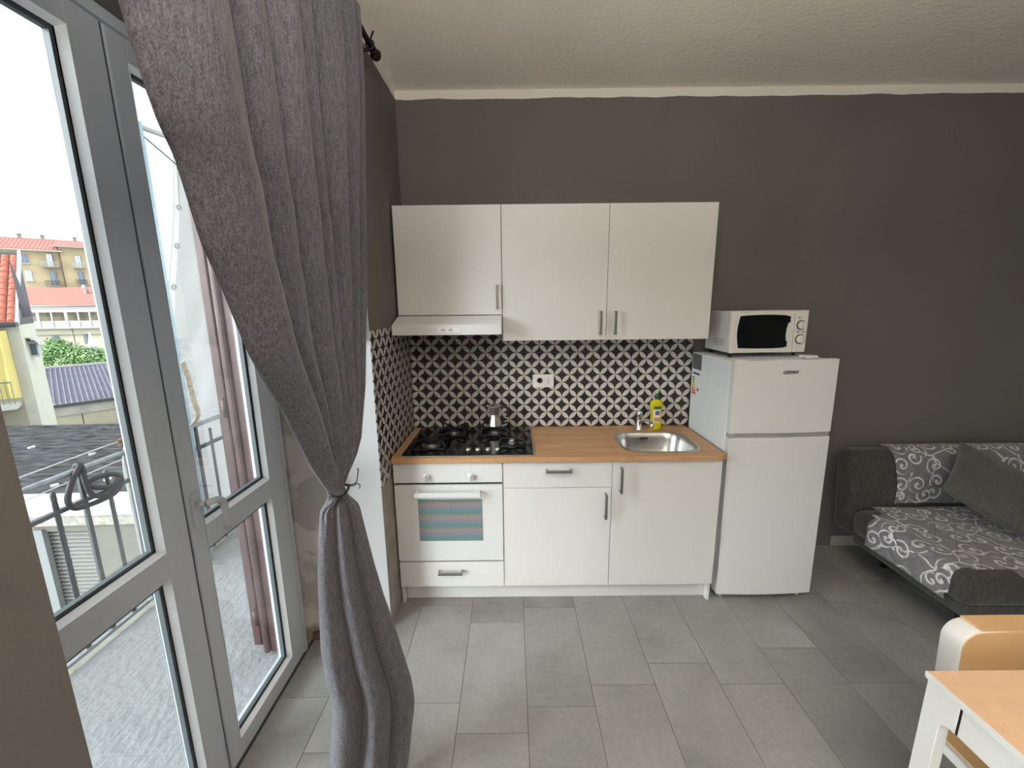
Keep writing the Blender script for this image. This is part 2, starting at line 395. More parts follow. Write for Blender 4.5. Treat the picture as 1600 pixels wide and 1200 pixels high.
def copy_tree(o, parent=None, off=None):
    c = o.copy(); COL.objects.link(c)
    if parent is not None: c.parent = parent
    if off is not None: c.location = o.location+Vector(off)
    for ch in list(o.children): copy_tree(ch, c)
    return c
def solidify(o, t, off=-1):
    q = o.modifiers.new('thickness', 'SOLIDIFY'); q.thickness = t; q.offset = off; return o
def subsurf(o, n=2):
    q = o.modifiers.new('smooth', 'SUBSURF'); q.levels = n; q.render_levels = n; return o
def rrect(x0, x1, y0, y1, r, n=6):
    out = []
    for cx, cy, a in ((x1-r, y1-r, 0), (x0+r, y1-r, 90), (x0+r, y0+r, 180), (x1-r, y0+r, 270)):
        for i in range(n+1):
            t = math.radians(a+90*i/n); out.append((cx+r*math.cos(t), cy+r*math.sin(t)))
    return out

# ------------------------------------------------------------------ room shell
XR, YN, ZC = 5.0, -5.4, 2.945
fl = MB(); fl.mi = 1; fl.box(-0.40, XR, YN, 0.0, -0.06, -0.003); fl.mi = 0
FX, FW, FL = 0.424, 0.295, 0.59
phase = {-2: -1.36, -1: -1.161, 0: -1.293, 1: -1.183, 2: -1.082, 3: -0.970, 4: -1.083, 5: -0.887, 6: -1.084, 7: -1.17, 8: -0.98, 9: -1.1}
for k in range(-3, 16):
    xa, xb = FX+FW*k, FX+FW*(k+1); ph = phase.get(k, -1.0-0.13*(k % 4)); xa2, xb2 = max(xa, -0.385), min(xb, XR)
    if xb2-xa2 < 0.01: continue
    j = -9
    while ph+FL*j < 0:
        ya, yb = ph+FL*j, ph+FL*(j+1); j += 1
        ya, yb = max(ya, YN), min(yb, 0.0)
        if yb-ya < 0.01: continue
        fl.box(xa2+0.0012, xb2-0.0012, ya+0.0012, yb-0.0012, -0.012, 0.0)
struct('floor', fl, [FLOOR, GROUT], 'floor of long grey stone tiles with thin dark joints')
struct('ceiling', MB().box(-0.5, XR+0.2, YN-0.2, 0.2, ZC, ZC+0.12), CEIL, 'pale beige grey plaster ceiling')
struct('wall_back', MB().box(-0.5, XR+0.2, 0.0, 0.2, -0.06, ZC), WALL, 'dark taupe painted back wall')
struct('wall_right', MB().box(XR, XR+0.2, YN, 0.0, -0.06, ZC), WALL, 'dark taupe right wall')
struct('wall_front', MB().box(-0.5, XR+0.2, YN-0.2, YN, -0.06, ZC), WALL, 'wall behind the viewer')
wl = MB()
wl.mi = 0
def pier(mb, pts, z0, z1):
    mb.prism(pts, 'Z', z0, z1)
wl.prism([(0, 0.0), (0, -0.7299), (-0.002, -0.7299), (-0.002, 0.0)], 'Z', -0.06, ZC)
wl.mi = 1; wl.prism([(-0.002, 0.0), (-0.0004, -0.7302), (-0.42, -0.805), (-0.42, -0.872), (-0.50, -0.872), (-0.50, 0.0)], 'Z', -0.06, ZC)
wl.mi = 0; wl.prism([(0, -2.137), (-0.42, -2.075), (-0.42, -2.03), (-0.50, -2.03), (-0.50, -3.22), (-0.42, -3.22), (0, -3.16)], 'Z', -0.06, ZC)
wl.prism([(0, -4.70), (-0.42, -4.66), (-0.50, -4.66), (-0.50, YN), (0, YN)], 'Z', -0.06, ZC)
wl.box(-0.50, 0.0, -2.14, -0.73, 2.487, ZC); wl.box(-0.50, 0.0, -4.70, -3.16, 2.487, ZC)
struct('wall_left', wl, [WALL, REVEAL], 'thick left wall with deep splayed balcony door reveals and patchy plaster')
# patterned tile panels
struct('trim_1', MB().box(0.008, 1.845, -0.008, 0.0, 0.905, 1.609), TILE_X, 'black and pale grey petal patterned tile splashback on the back wall')
struct('trim_2', MB().box(0.0, 0.002, -0.7295, 0.0, 0.81, 1.600), TILE_Y, 'black and pale grey petal patterned tiles on the left wall')
struct('trim_3', MB().box(0.0, 0.001, -0.7295, 0.0, 0.0, 0.81), PLASTER_LOW, 'scuffed grey beige plaster below the left wall tiles')
struct('baseboard_back', MB().box(2.93, XR, -0.012, 0.0, 0.0, 0.075, 0.003), mat('pale_skirting', (0.38, 0.35, 0.31), 0.5), 'pale skirting board behind the sofa')
bs = MB(); bs.prism([(-0.385, -0.800), (-0.22, -0.772), (-0.225, -0.784), (-0.388, -0.812)], 'Z', 0, 0.045)
struct('baseboard_left', bs, mat('broken_brown_skirting', (0.12, 0.075, 0.045), 0.9, bump=0.6, bscale=60, var=0.4, vscale=30), 'broken brown edge at the foot of the door reveal')

# ------------------------------------------------------------------ balcony door
def leaf(root, y0, y1, oy0, oy1, name='door_leaf', label=None):
    X0, X1 = -0.39, -0.455
    z_b, z_t = 0.012, 2.447; rows = [(0.085, 0.897), (0.981, 2.384)]
    f = MB()
    f.box(X0, X1, y0, oy0, z_b, z_t, 0.003); f.box(X0, X1, oy1, y1, z_b, z_t, 0.003)
    f.box(X0, X1, oy0, oy1, z_b, rows[0][0]); f.box(X0, X1, oy0, oy1, rows[0][1], rows[1][0]); f.box(X0, X1, oy0, oy1, rows[1][1], z_t)
    lf = obj(name, f, PVC, root, label)
    for za, zb in rows:
        b = MB(); w_ = 0.012; xg = -0.408
        for (A, B, C_, D) in (((oy0, za), (oy1, za), (oy1-w_, za+w_), (oy0+w_, za+w_)), ((oy1, za), (oy1, zb), (oy1-w_, zb-w_), (oy1-w_, za+w_)),
                              ((oy1, zb), (oy0, zb), (oy0+w_, zb-w_), (oy1-w_, zb-w_)), ((oy0, zb), (oy0, za), (oy0+w_, za+w_), (oy0+w_, zb-w_))):
            b.quad((X0+0.001, *A), (X0+0.001, *B), (xg, *C_), (xg, *D))
            b.quad((X0+0.001, *A), (X0+0.001, *B), (X0-0.05, *B), (X0-0.05, *A))
        obj('glazing_bead', b, mat('bright_bead', (0.80, 0.83, 0.86), 0.25), lf)
        g = MB(); q0, q1, q2, q3 = oy0+w_, oy1-w_, za+w_, zb-w_; t = 0.010
        for (ya, yb, zc, zd) in ((q0, q0+t, q2, q3), (q1-t, q1, q2, q3), (q0+t, q1-t, q2, q2+t), (q0+t, q1-t, q3-t, q3)):
            g.box(-0.428, -0.412, ya, yb, zc, zd)
        obj('gasket', g, RUBBER, lf)
        obj('glass_pane', MB().box(-0.424, -0.420, q0, q1, q2, q3), GLASS, lf)
    return lf
def door_frame(root, y0, y1):
    f = MB()
    f.box(-0.39, -0.465, y1+0.002, y1+0.025, 0, 2.487, 0.002); f.box(-0.39, -0.465, y0-0.025, y0-0.002, 0, 2.487, 0.002)
    f.box(-0.39, -0.465, y0-0.002, y1+0.002, 2.455, 2.487, 0.002); f.box(-0.42, -0.465, y0, y1, 0.0, 0.010)
    f.box(-0.425, -0.46, y0-0.06, y0-0.026, 0, 2.487); f.box(-0.425, -0.46, y1+0.026, y1+0.06, 0, 2.487)
    obj('door_frame', f, PVC, root)
d1 = thing('door_1', (-0.39, -1.44, 0), 'white framed glazed double balcony door', None); tag(d1, kind='structure')
door_frame(d1, -1.995, -0.887)
lR = leaf(d1, -1.432, -0.889, -1.372, -0.997, label='right leaf of the balcony door with the handle')
lL = leaf(d1, -1.993, -1.442, -1.905, -1.534, label='left leaf of the balcony door')
obj('weather_seal', MB().box(-0.396, -0.45, -1.4425, -1.4315, 0.012, 2.447), RUBBER, d1)
h = MB(); h.prism(rrect(-1.418, -1.386, 0.985, 1.115, 0.015), 'X', -0.390, -0.381, 0.002)
hd = obj('door_handle', h, PVC, lR, 'white lever handle with a curved grip')
h = MB(); h.cyl((-0.382, -1.402, 1.075), (-0.352, -1.402, 1.075), 0.010)
h.tube([(-0.350, -1.403, 1.076), (-0.342, -1.390, 1.078), (-0.336, -1.372, 1.076), (-0.334, -1.356, 1.066), (-0.334, -1.347, 1.048), (-0.335, -1.343, 1.020), (-0.336, -1.342, 0.985), (-0.336, -1.343, 0.955)],
       [0.010, 0.012, 0.012, 0.012, 0.012, 0.011, 0.011, 0.009], 12)
obj('lever', h, PVC, hd)
d2 = thing('door_2', (-0.39, -3.95, 0), 'unseen second glazed balcony door added behind the viewer for light', None); tag(d2, kind='structure')  # unseen doorway added to bring more light into the room
door_frame(d2, -4.62, -3.26)
leaf(d2, -3.938, -3.262, -3.85, -3.35); leaf(d2, -4.618, -3.942, -4.53, -4.03)

# ------------------------------------------------------------------ balcony
struct('floor_balcony', MB().box(-1.475, -0.46, -5.4, 1.6, -0.18, -0.012), CONCRETE, 'rough pale grey stucco balcony floor')
struct('trim_4', MB().box(-1.60, -1.475, -5.4, 1.6, -0.20, -0.03, 0.006), KERB, 'weathered concrete balcony edge outside the railing')
struct('wall_outer', MB().box(-0.52, -0.50, -0.872, 1.6, -0.2, 3.4), mat('outer_render', (0.52, 0.50, 0.46), 0.9), 'outer house wall beside the balcony door')

rail = thing('balcony_railing', (-1.5, -0.3, 0.0), 'grey iron balcony railing with alternating flat and twisted bars', 'railing')
obj('top_rail', MB().cyl((-1.5, -2.6, 0.926), (-1.5, 1.5, 0.932), 0.014, seg=14), RAIL_TUBE, rail, 'pale tube handrail')
obj('middle_rail', MB().box(-1.512, -1.488, -2.6, 1.5, 0.757, 0.778, 0.002), PAINTED_IRON, rail)
obj('bottom_rail', MB().box(-1.512, -1.488, -2.6, 1.5, 0.006, 0.024, 0.002), RAIL_TUBE, rail)
def tw_bar(y):
    mb = MB(); pts = [(-1.5, y, 0.02+0.84*i/46) for i in range(47)]
    mb.tube(pts, 0.01, 6, flat=(0.0135, 0.005), twist=0.34); mb.lathe([(0.007, 0), (0.010, 0.006), (0.010, 0.016), (0.004, 0.022)], (-1.5, y, 0.852), 10); return mb
def fl_bar(y): return MB().box(-1.508, -1.492, y-0.010, y+0.010, 0.02, 0.918, 0.002)
ys = [-0.868+0.1275*i for i in range(-5, 15)]
for i, y in enumerate(ys):
    if i % 2 == 1: obj('twisted_bar', tw_bar(y), PAINTED_IRON, rail)
    else: obj('flat_bar', fl_bar(y), PAINTED_IRON, rail)

# cable coiled over the rail
lp = []
key = [(-1.478, -0.745, 0.955), (-1.470, -0.80, 0.90), (-1.465, -0.842, 0.82), (-1.468, -0.82, 0.765), (-1.470, -0.76, 0.748), (-1.468, -0.68, 0.742), (-1.462, -0.62, 0.752), (-1.465, -0.575, 0.79),
       (-1.468, -0.585, 0.835), (-1.462, -0.64, 0.862), (-1.470, -0.70, 0.865), (-1.478, -0.735, 0.845), (-1.455, -0.70, 0.815), (-1.448, -0.645, 0.80), (-1.455, -0.60, 0.815), (-1.462, -0.615, 0.775), (-1.458, -0.68, 0.765),
       (-1.465, -0.73, 0.79), (-1.470, -0.745, 0.86), (-1.475, -0.742, 0.94), (-1.500, -0.742, 0.955), (-1.53, -0.742, 0.90)]
def catmull(P, n=6):
    out = []; P = [Vector(p) for p in P]
    for i in range(len(P)-1):
        a, b, c, d = P[max(i-1, 0)], P[i], P[i+1], P[min(i+2, len(P)-1)]
        for k in range(n):
            t = k/n; out.append(0.5*((2*b)+(c-a)*t+(2*a-5*b+4*c-d)*t*t+(3*b-a-3*c+d)*t**3))
    out.append(P[-1]); return out
tag(obj('rubber_hose', MB().tube(catmull(key), 0.0125, 10), mat('dark_hose', (0.02, 0.02, 0.024), 0.6), origin=(-1.48, -0.72, 0.75)),
    'dark hose looped over the balcony railing', 'hose')
for (ya, za, yb, zb, lab) in ((-2.4, 0.93, 1.4, 0.985, 'thin upper washing line strung outside the balcony rail'), (-2.4, 0.80, 1.4, 0.895, 'thin lower washing line strung outside the balcony rail')):
    tag(obj('washing_line', MB().tube([(-1.60, ya, za), (-1.60, -0.5, (za+zb)/2+0.008), (-1.60, yb, zb)], 0.0025, 6), mat('pale_cord', (0.6, 0.6, 0.6), 0.6), origin=(-1.6, -0.5, za)), lab, 'washing line')
random.seed(3)
tw = MB()
for i in range(14):
    a = [random.uniform(-0.05, 0.05) for _ in range(3)]; b = [random.uniform(-0.05, 0.05) for _ in range(3)]
    tw.tube([(-1.555+a[0]*0.6, -0.445+a[1], 0.975+a[2]*0.5), (-1.555+(a[0]+b[0])*0.3, -0.44, 0.98), (-1.555+b[0]*0.6, -0.43+b[1], 0.97+b[2]*0.5)], 0.004, 5)
tag(obj('dry_twigs', tw, mat('dry_brown_twig', (0.20, 0.12, 0.07), 0.9), origin=(-1.555, -0.44, 0.97)), 'knot of dry brown twigs tied on the washing line', 'twigs')
vn = MB()
for k in range(4):
    pts = []
    for i in range(26):
        z = 1.62-1.63*i/25; pts.append((-0.80+0.012*math.sin(i*0.9+k*1.7)+0.006*k, -1.015+0.010*math.cos(i*1.3+k*2.1)-0.0045*k-0.10*max(0, 0.6-z), z))
    vn.tube(pts, [0.006+0.003*abs(math.sin(i*1.1+k)) for i in range(26)], 7)
vn.tube(catmull([(-0.80, -1.01, 1.452), (-0.81, -0.99, 1.470), (-0.82, -0.965, 1.462), (-0.83, -0.94, 1.43)]), 0.004, 6)
vn.tube(catmull([(-0.80, -1.0, 1.10), (-0.84, -0.95, 0.98), (-0.90, -0.86, 0.80), (-0.95, -0.80, 0.70)]), 0.0022, 6)
tag(obj('dry_vine', vn, mat('dry_vine_bark', (0.10, 0.08, 0.065), 0.9, bump=0.5, bscale=60, var=0.3, vscale=40), origin=(-0.80, -1.0, 0.4)), 'rough dry vine stem hanging outside the balcony door', 'vine')
rp = MB(); rp.tube(catmull([(-1.3, -0.236, 1.40), (-1.3, -0.215, 1.30), (-1.3, -0.205, 1.18), (-1.3, -0.185, 1.06), (-1.34, -0.19, 1.0), (-1.42, -0.2, 0.955), (-1.495, -0.2, 0.944)]), 0.02, 8, flat=(0.022, 0.006))
tag(obj('cloth_strap', rp, mat('tan_cloth', (0.42, 0.36, 0.30), 0.9, var=0.2, vscale=30), origin=(-1.3, -0.2, 1.0)), 'tan cloth strap tied near the balcony rail', 'strap')
# pole with arm and stay wire
pl = thing('awning_pole', (-1.45, -0.09, 0), 'pale blue metal pole with a horizontal arm on the balcony', 'pole')
BLUEM = mat('pale_blue_metal', (0.36, 0.50, 0.58), 0.35, 0.3)
obj('pole', MB().cyl((-1.45, -0.092, -0.012), (-1.45, -0.092, 2.76), 0.020), BLUEM, pl)
obj('arm', MB().cyl((-1.45, -0.10, 2.735), (-1.45, 0.50, 2.80), 0.014), mat('grey_arm', (0.42, 0.42, 0.43), 0.4, 0.5), pl)
obj('stay_wire', MB().cyl((-1.45, -0.085, 2.70), (-1.45, 0.50, 2.48), 0.004, seg=8), PAINTED_IRON, pl)
# white tarp with eyelets
def tarp_left(z):
    P = [(-0.2, -0.35), (0.8, -0.36), (1.0, -0.30), (1.64, 0.134), (1.86, 0.191), (2.14, 0.276), (2.41, 0.348), (3.3, 0.52)]
    for (a, b), (c, d) in zip(P, P[1:]):
        if z <= c: return b+(d-b)*(z-a)/(c-a)
    return P[-1][1]
def tarp(u, v):
    z = -0.2+3.4*v; yl = tarp_left(z); y = yl+(1.55-yl)*u
    bil = 0.03*math.sin(3.1*v*3+u*4)+0.018*math.sin(17*u+9*v)+0.010*math.sin(31*u-21*v)
    return (-1.66+bil*min(1, u*5), y, z)
s_ = NB('white_debris_netting'); P_ = s_.tc.outputs['Object']; px_, py_, pz_ = s_.sep(P_)
wv_ = s_.math('MULTIPLY', s_.math('ABSOLUTE', s_.math('SINE', s_.math('MULTIPLY', py_, 330.0))), s_.math('ABSOLUTE', s_.math('SINE', s_.math('MULTIPLY', pz_, 330.0))))
s_.l.new(s_.mix(s_.math('MULTIPLY', wv_, 0.35), (0.60, 0.61, 0.61, 1), (0.40, 0.42, 0.43, 1)), s_.b.inputs['Base Color']); s_.b.inputs['Roughness'].default_value = 0.6
tr_ = s_.n.new('ShaderNodeBsdfTranslucent'); tr_.inputs[0].default_value = (0.60, 0.60, 0.60, 1); mx_ = s_.n.new('ShaderNodeMixShader'); mx_.inputs[0].default_value = 0.55
s_.l.new(s_.b.outputs[0], mx_.inputs[1]); s_.l.new(tr_.outputs[0], mx_.inputs[2]); s_.l.new(mx_.outputs[0], s_.n['Material Output'].inputs[0])
tp = thing('tarpaulin', (-1.66, 0.2, -0.2), 'white netting tarpaulin with eyelets hanging beyond the railing', 'tarpaulin')
solidify(obj('sheet', MB().grid(tarp, 40, 60), MATS['white_debris_netting'], tp), 0.003)
ey = mat('eyelet_metal', (0.45, 0.45, 0.44), 0.4, 0.8)
def strip_fn(u, v):
    p = tarp(0, v); return (p[0]+0.006, p[1]+0.002+0.075*u*(0.4+0.6*(1-v)), p[2])
obj('hem', MB().grid(strip_fn, 2, 40), mat('white_hem', (0.80, 0.82, 0.82), 0.5), tp)
for z in (0.349, 0.573, 0.799, 1.06, 1.32, 1.60, 1.859, 2.141, 2.408, 2.68):
    y = tarp_left(z)+0.035; e = MB(); pts = [(-1.648, y+0.016*math.cos(t*PI/8), z+0.016*math.sin(t*PI/8)) for t in range(16)]
    e.tube(pts, 0.004, 6, closed=True); obj('eyelet', e, ey, tp)
# folded brown shutter beside the door, outside
sh = thing('folding_shutter', (-0.6, -0.86, 0), 'reddish brown folded door shutter standing outside the balcony door', 'shutter')
obj('outer_leaf', MB().box(-0.652, -0.612, -0.878, -0.845, 0.035, 2.46, 0.006).box(-0.648, -0.62, -0.845, -0.62, 0.035, 2.46), BROWN, sh)
obj('inner_leaf', MB().box(-0.598, -0.568, -0.895, -0.86, 0.0, 2.46, 0.010).box(-0.568, -0.524, -0.880, -0.86, 0.0, 2.46, 0.006).box(-0.59, -0.535, -0.86, -0.62, 0.0, 2.46), BROWN, sh)
obj('fold_gap', MB().box(-0.620, -0.590, -0.868, -0.70, 0.03, 2.46), BROWN_D, sh)
for z in (0.20, 1.27):
    obj('hinge', MB().cyl((-0.620, -0.884, z-0.04), (-0.620, -0.884, z+0.04), 0.010, seg=12).cyl((-0.620, -0.884, z+0.04), (-0.620, -0.884, z+0.052), 0.006, seg=10), BROWN, sh)

# ------------------------------------------------------------------ curtain rod and curtain
rod = thing('curtain_rod', (0.10, -1.4, 2.76), 'black curtain rod with a ball end under the ceiling', 'curtain rod')
RODM = mat('black_rod_metal', (0.016, 0.016, 0.018), 0.45, 0.6)
obj('rod', MB().cyl((0.10, -2.6, 2.765), (0.10, -0.715, 2.765), 0.011), RODM, rod)
obj('finial', MB().lathe([(0.004, 0), (0.016, 0.004), (0.016, 0.010), (0.009, 0.016), (0.018, 0.028), (0.024, 0.042), (0.018, 0.058), (0.004, 0.066)], (0.10, -0.725, 2.765), 20, 'Y'), RODM, rod)
obj('bracket', MB().box(0.0, 0.006, -0.775, -0.735, 2.70, 2.79, 0.001).cyl((0.006, -0.755, 2.745), (0.10, -0.755, 2.745), 0.007).tube([(0.10+0.016*math.cos(t*PI/8), -0.755, 2.765+0.016*math.sin(t*PI/8)) for t in range(16)], 0.004, 6, closed=True)
    .cyl((0.10, -0.755, 2.775), (0.118, -0.755, 2.812), 0.004, seg=8), RODM, rod)
def interp(P, z):
    P = sorted(P, key=lambda q: q[1])
    if z <= P[0][1]: return P[0][0]
    for (a, za), (b, zb) in zip(P, P[1:]):
        if z <= zb: return a+(b-a)*(z-za)/(zb-za)
    return P[-1][0]
UL = [(-2.12, 2.80), (-1.959, 2.159), (-1.951, 2.122), (-1.936, 2.06), (-1.92, 2.012), (-1.895, 1.967), (-1.882, 1.914), (-1.861, 1.831), (-1.822, 1.751), (-1.797, 1.687), (-1.764, 1.61), (-1.719, 1.537), (-1.656, 1.442), (-1.598, 1.336), (-1.559, 1.264), (-1.485, 1.165), (-1.470, 1.140)]
UR = [(-0.835, 2.80), (-0.838, 2.676), (-0.85, 2.533), (-0.918, 2.16), (-0.987, 1.785), (-1.038, 1.624), (-1.098, 1.417), (-1.186, 1.238), (-1.248, 1.19), (-1.334, 1.155), (-1.385, 1.135)]
LLo = [(-0.045, 1.135), (-0.030, 1.128), (-0.053, 1.072), (-0.068, 0.964), (-0.08, 0.852), (-0.087, 0.735), (-0.096, 0.567), (-0.092, 0.462), (-0.082, 0.392), (-0.080, 0.33), (-0.100, 0.182), (-0.12, 0.0)]
LRo = [(0.040, 1.135), (0.045, 1.122), (0.066, 1.067), (0.079, 0.971), (0.097, 0.846), (0.12, 0.714), (0.147, 0.588), (0.171, 0.457), (0.194, 0.335), (0.201, 0.245), (0.196, 0.191), (0.175, 0.087), (0.15, 0.0)]
GX, GY, GZ = 0.10, -1.425, 1.135
ZTOP = 2.80
FU = [0, 0.26, 0.38, 0.52, 0.64, 0.76, 0.88, 1.0]
FD = [0.085, 0.045, 0.060, 0.045, 0.050, 0.040, 0.035]
LW = [0, 0.36, 0.70, 1.0]
LD = [0.75, 1.0, 0.7]
def lobes(u, B, Dp, pw, z, lean=0.0):
    for i in range(len(B)-1):
        if u <= B[i+1] or i == len(B)-2:
            t = min(1, max(0, (u-B[i])/(B[i+1]-B[i]))); t = t+lean*math.sin(PI*t)*0.25
            return Dp[i]*max(0.0, math.sin(PI*t))**pw
def curtain(u, v):
    # v: 0 floor .. 1 top ; u 0 left .. 1 right
    z = ZTOP*v
    if z >= GZ:
        k = min(1, (z-GZ)/1.3); yl, yr = interp(UL, z), interp(UR, z)
        us = min(1, max(0, u+0.010*math.sin(z*4+u*9)*math.sin(PI*u)))
        off = lobes(us, FU, FD, 0.75, z, 0.5)*(0.55+0.75*k)+0.005*math.sin(u*38+z*3)*k*min(1, u*10, (1-u)*10)+0.010*math.sin(u*17+1)*k
        return (GX-0.012+off, yl+(yr-yl)*u, z)
    k = min(1, (GZ-z)/0.9)
    a, b = interp(LLo, z), interp(LRo, z); us = min(1, max(0, u+0.012*math.sin(z*7+u*5)*math.sin(PI*u)))
    off = lobes(us, LW, LD, 0.62, z, 0.35)*(0.022+0.060*k**0.7)+0.004*math.sin(u*30+z*6)*k*math.sin(PI*u)
    # small gathers just under the cord
    off += 0.006*math.sin(u*2*PI*7)*max(0, 1-(GZ-z)/0.16)*min(1, (GZ-z)/0.02)
    if z < 0.16: off += 0.11*((0.16-z)/0.16)**1.6*(0.35+0.65*math.sin(PI*min(1, u*0.8+0.15)))
    D = Vector((0.912, 0.411, 0)); Nn = Vector((0.411, -0.912, 0))
    blend = min(1, (GZ-z)/0.05)
    Pn = Vector((GX, -1.435, z))+D*(a+(b-a)*u)+Nn*off
    Pg = Vector(curtain(u, GZ/ZTOP+1e-6)); Pg.z = z
    Pn = Pg.lerp(Pn, blend)
    if z < 0.03: Pn.z = 0.006+0.5*z+0.010*abs(math.sin(u*12))*(1-z/0.03)
    return tuple(Pn)
NV = 190; levels = sorted([i/NV for i in range(NV+1)]+[GZ/ZTOP+0.002, GZ/ZTOP-0.002, GZ/ZTOP-0.006])
ct = MB(); NL = len(levels)-1
ct.grid(lambda a, b: curtain(a, levels[int(round(b*NL))]), 260, NL)
cu = thing('curtain', (0.10, -1.435, 0.0), 'long charcoal grey curtain tied in the middle with a dark cord', 'curtain')
solidify(obj('curtain_fabric', ct, CURTAIN, cu), 0.003)
cord = MB()
ring = []
for i in range(40):
    t = 2*PI*i/40; D = Vector((0, 1, 0)); Nn = Vector((1, 0, 0))
    p = Vector((GX+0.008, -1.433, 1.133))+D*0.041*math.cos(t)+Nn*0.027*math.sin(t); p.z += 0.004*math.sin(2*t); ring.append(p)
cord.tube(ring, 0.0035, 8, closed=True)
cord.tube(catmull([(0.112, -1.393, 1.133), (0.128, -1.366, 1.124), (0.134, -1.352, 1.128), (0.137, -1.346, 1.148), (0.138, -1.338, 1.166), (0.137, -1.346, 1.170)]), 0.0018, 6)
cord.tube(catmull([(0.112, -1.393, 1.132), (0.130, -1.370, 1.120), (0.136, -1.356, 1.122), (0.139, -1.340, 1.108), (0.139, -1.345, 1.098)]), 0.0018, 6)
obj('tie_cord', cord, mat('dark_green_cord', (0.008, 0.016, 0.017), 0.4), cu, 'dark cord knotted round the curtain')
# dark knob on the near wall
kb = MB(); kb.lathe([(0.010, 0), (0.010, 0.004), (0.005, 0.006), (0.005, 0.010), (0.009, 0.014), (0.010, 0.018), (0.006, 0.023)], (0.0, -2.205, 1.380), 20, 'X')
tag(obj('wall_hook', kb, RODM, origin=(0, -2.205, 1.380)), 'small round black hook on the dark wall nearest the viewer', 'hook')

# ------------------------------------------------------------------ kitchen
YD = -0.556      # front of base doors
def hbar(parent, x0, x1, z, y=YD, r=0.0065, out=0.030):
    mb = MB(); mb.box(x0, x1, y-out-0.006, y-out+0.004, z-0.008, z+0.008, 0.0015)
    for x in (x0, x1-0.010): mb.prism([(y+0.001, z-0.006), (y+0.001, z+0.006), (y-out, z+0.006), (y-out, z-0.006)], 'X', x, x+0.010)
    return obj('handle', mb, HANDLE, parent, 'brushed metal bar handle')
def vbar(parent, x, z0, z1, y=YD, out=0.030):
    mb = MB(); mb.box(x-0.007, x+0.007, y-out-0.006, y-out+0.004, z0, z1, 0.0015)
    for z in (z0, z1-0.010): mb.box(x-0.005, x+0.005, y-out, y+0.001, z, z+0.010)
    return obj('handle', mb, HANDLE, parent, 'brushed metal bar handle')
ZCT = 0.877
oc = thing('oven_cabinet', (0.31, -0.28, 0), 'white base cabinet at the left end housing the oven', 'cabinet', 'kitchen base cabinets')
obj('side_panel', MB().prism([(0.0-0.005, 0.0), (YD+0.018, 0.0), (YD+0.018, ZCT), (-0.005, ZCT)], 'X', 0.0105, 0.026), WHITE, oc)
obj('side_panel', MB().box(0.594, 0.610, -0.53, -0.010, 0.10, ZCT), WHITE, oc)
obj('floor_panel', MB().box(0.026, 0.594, -0.53, -0.010, 0.10, 0.116), WHITE, oc)
dr = obj('drawer', MB().box(0.012, 0.6085, YD, YD+0.018, 0.116, 0.272, 0.001), WHITE, oc); hbar(dr, 0.235, 0.375, 0.218)
ov = thing('oven', (0.31, -0.5, 0.285), 'white built in oven with two knobs and a painted striped reflection in its window', 'oven')
obj('oven_body', MB().box(0.03, 0.590, -0.50, -0.03, 0.29, 0.865), mat('oven_steel', (0.3, 0.3, 0.3), 0.5, 0.6), ov)
cp = obj('control_panel', MB().box(0.012, 0.6085, YD-0.004, YD+0.04, 0.759, 0.874, 0.002), ENAMEL, ov)
for cx in (0.192, 0.437):
    for t in ([90] if cx < 0.3 else [90, 55, 180, 0]):
        q = math.radians(t); mk = MB(); mk.box(cx+0.029*math.cos(q)-0.0018, cx+0.029*math.cos(q)+0.0018, YD-0.0046, YD-0.0038, 0.797+0.029*math.sin(q)-0.0018, 0.797+0.029*math.sin(q)+0.0018)
        obj('dial_mark', mk, mat('grey_print', (0.2, 0.2, 0.2), 0.6), cp)
def knob(cx, cz, par):
    k = MB(); k.lathe([(0.020, 0), (0.020, -0.006), (0.017, -0.010), (0.016, -0.022), (0.013, -0.026)], (cx, YD-0.004, cz), 28, 'Y')
    k.box(cx-0.0045, cx+0.0045, YD-0.036, YD-0.026, cz-0.017, cz+0.017, 0.002)
    o = obj('knob', k, ENAMEL, par, 'white round oven knob'); o2 = obj('pointer', MB().box(cx-0.0012, cx+0.0012, YD-0.0366, YD-0.0358, cz-0.014, cz+0.014), mat('grey_print', None), o); return o
knob(0.192, 0.797, ov); knob(0.437, 0.795, ov)
obj('shadow_gap', MB().box(0.016, 0.604, YD+0.010, YD+0.03, 0.744, 0.760), BLACK, ov)
od = obj('oven_door', MB().box(0.012, 0.6085, YD-0.004, YD+0.03, 0.284, 0.745, 0.002), ENAMEL, ov)
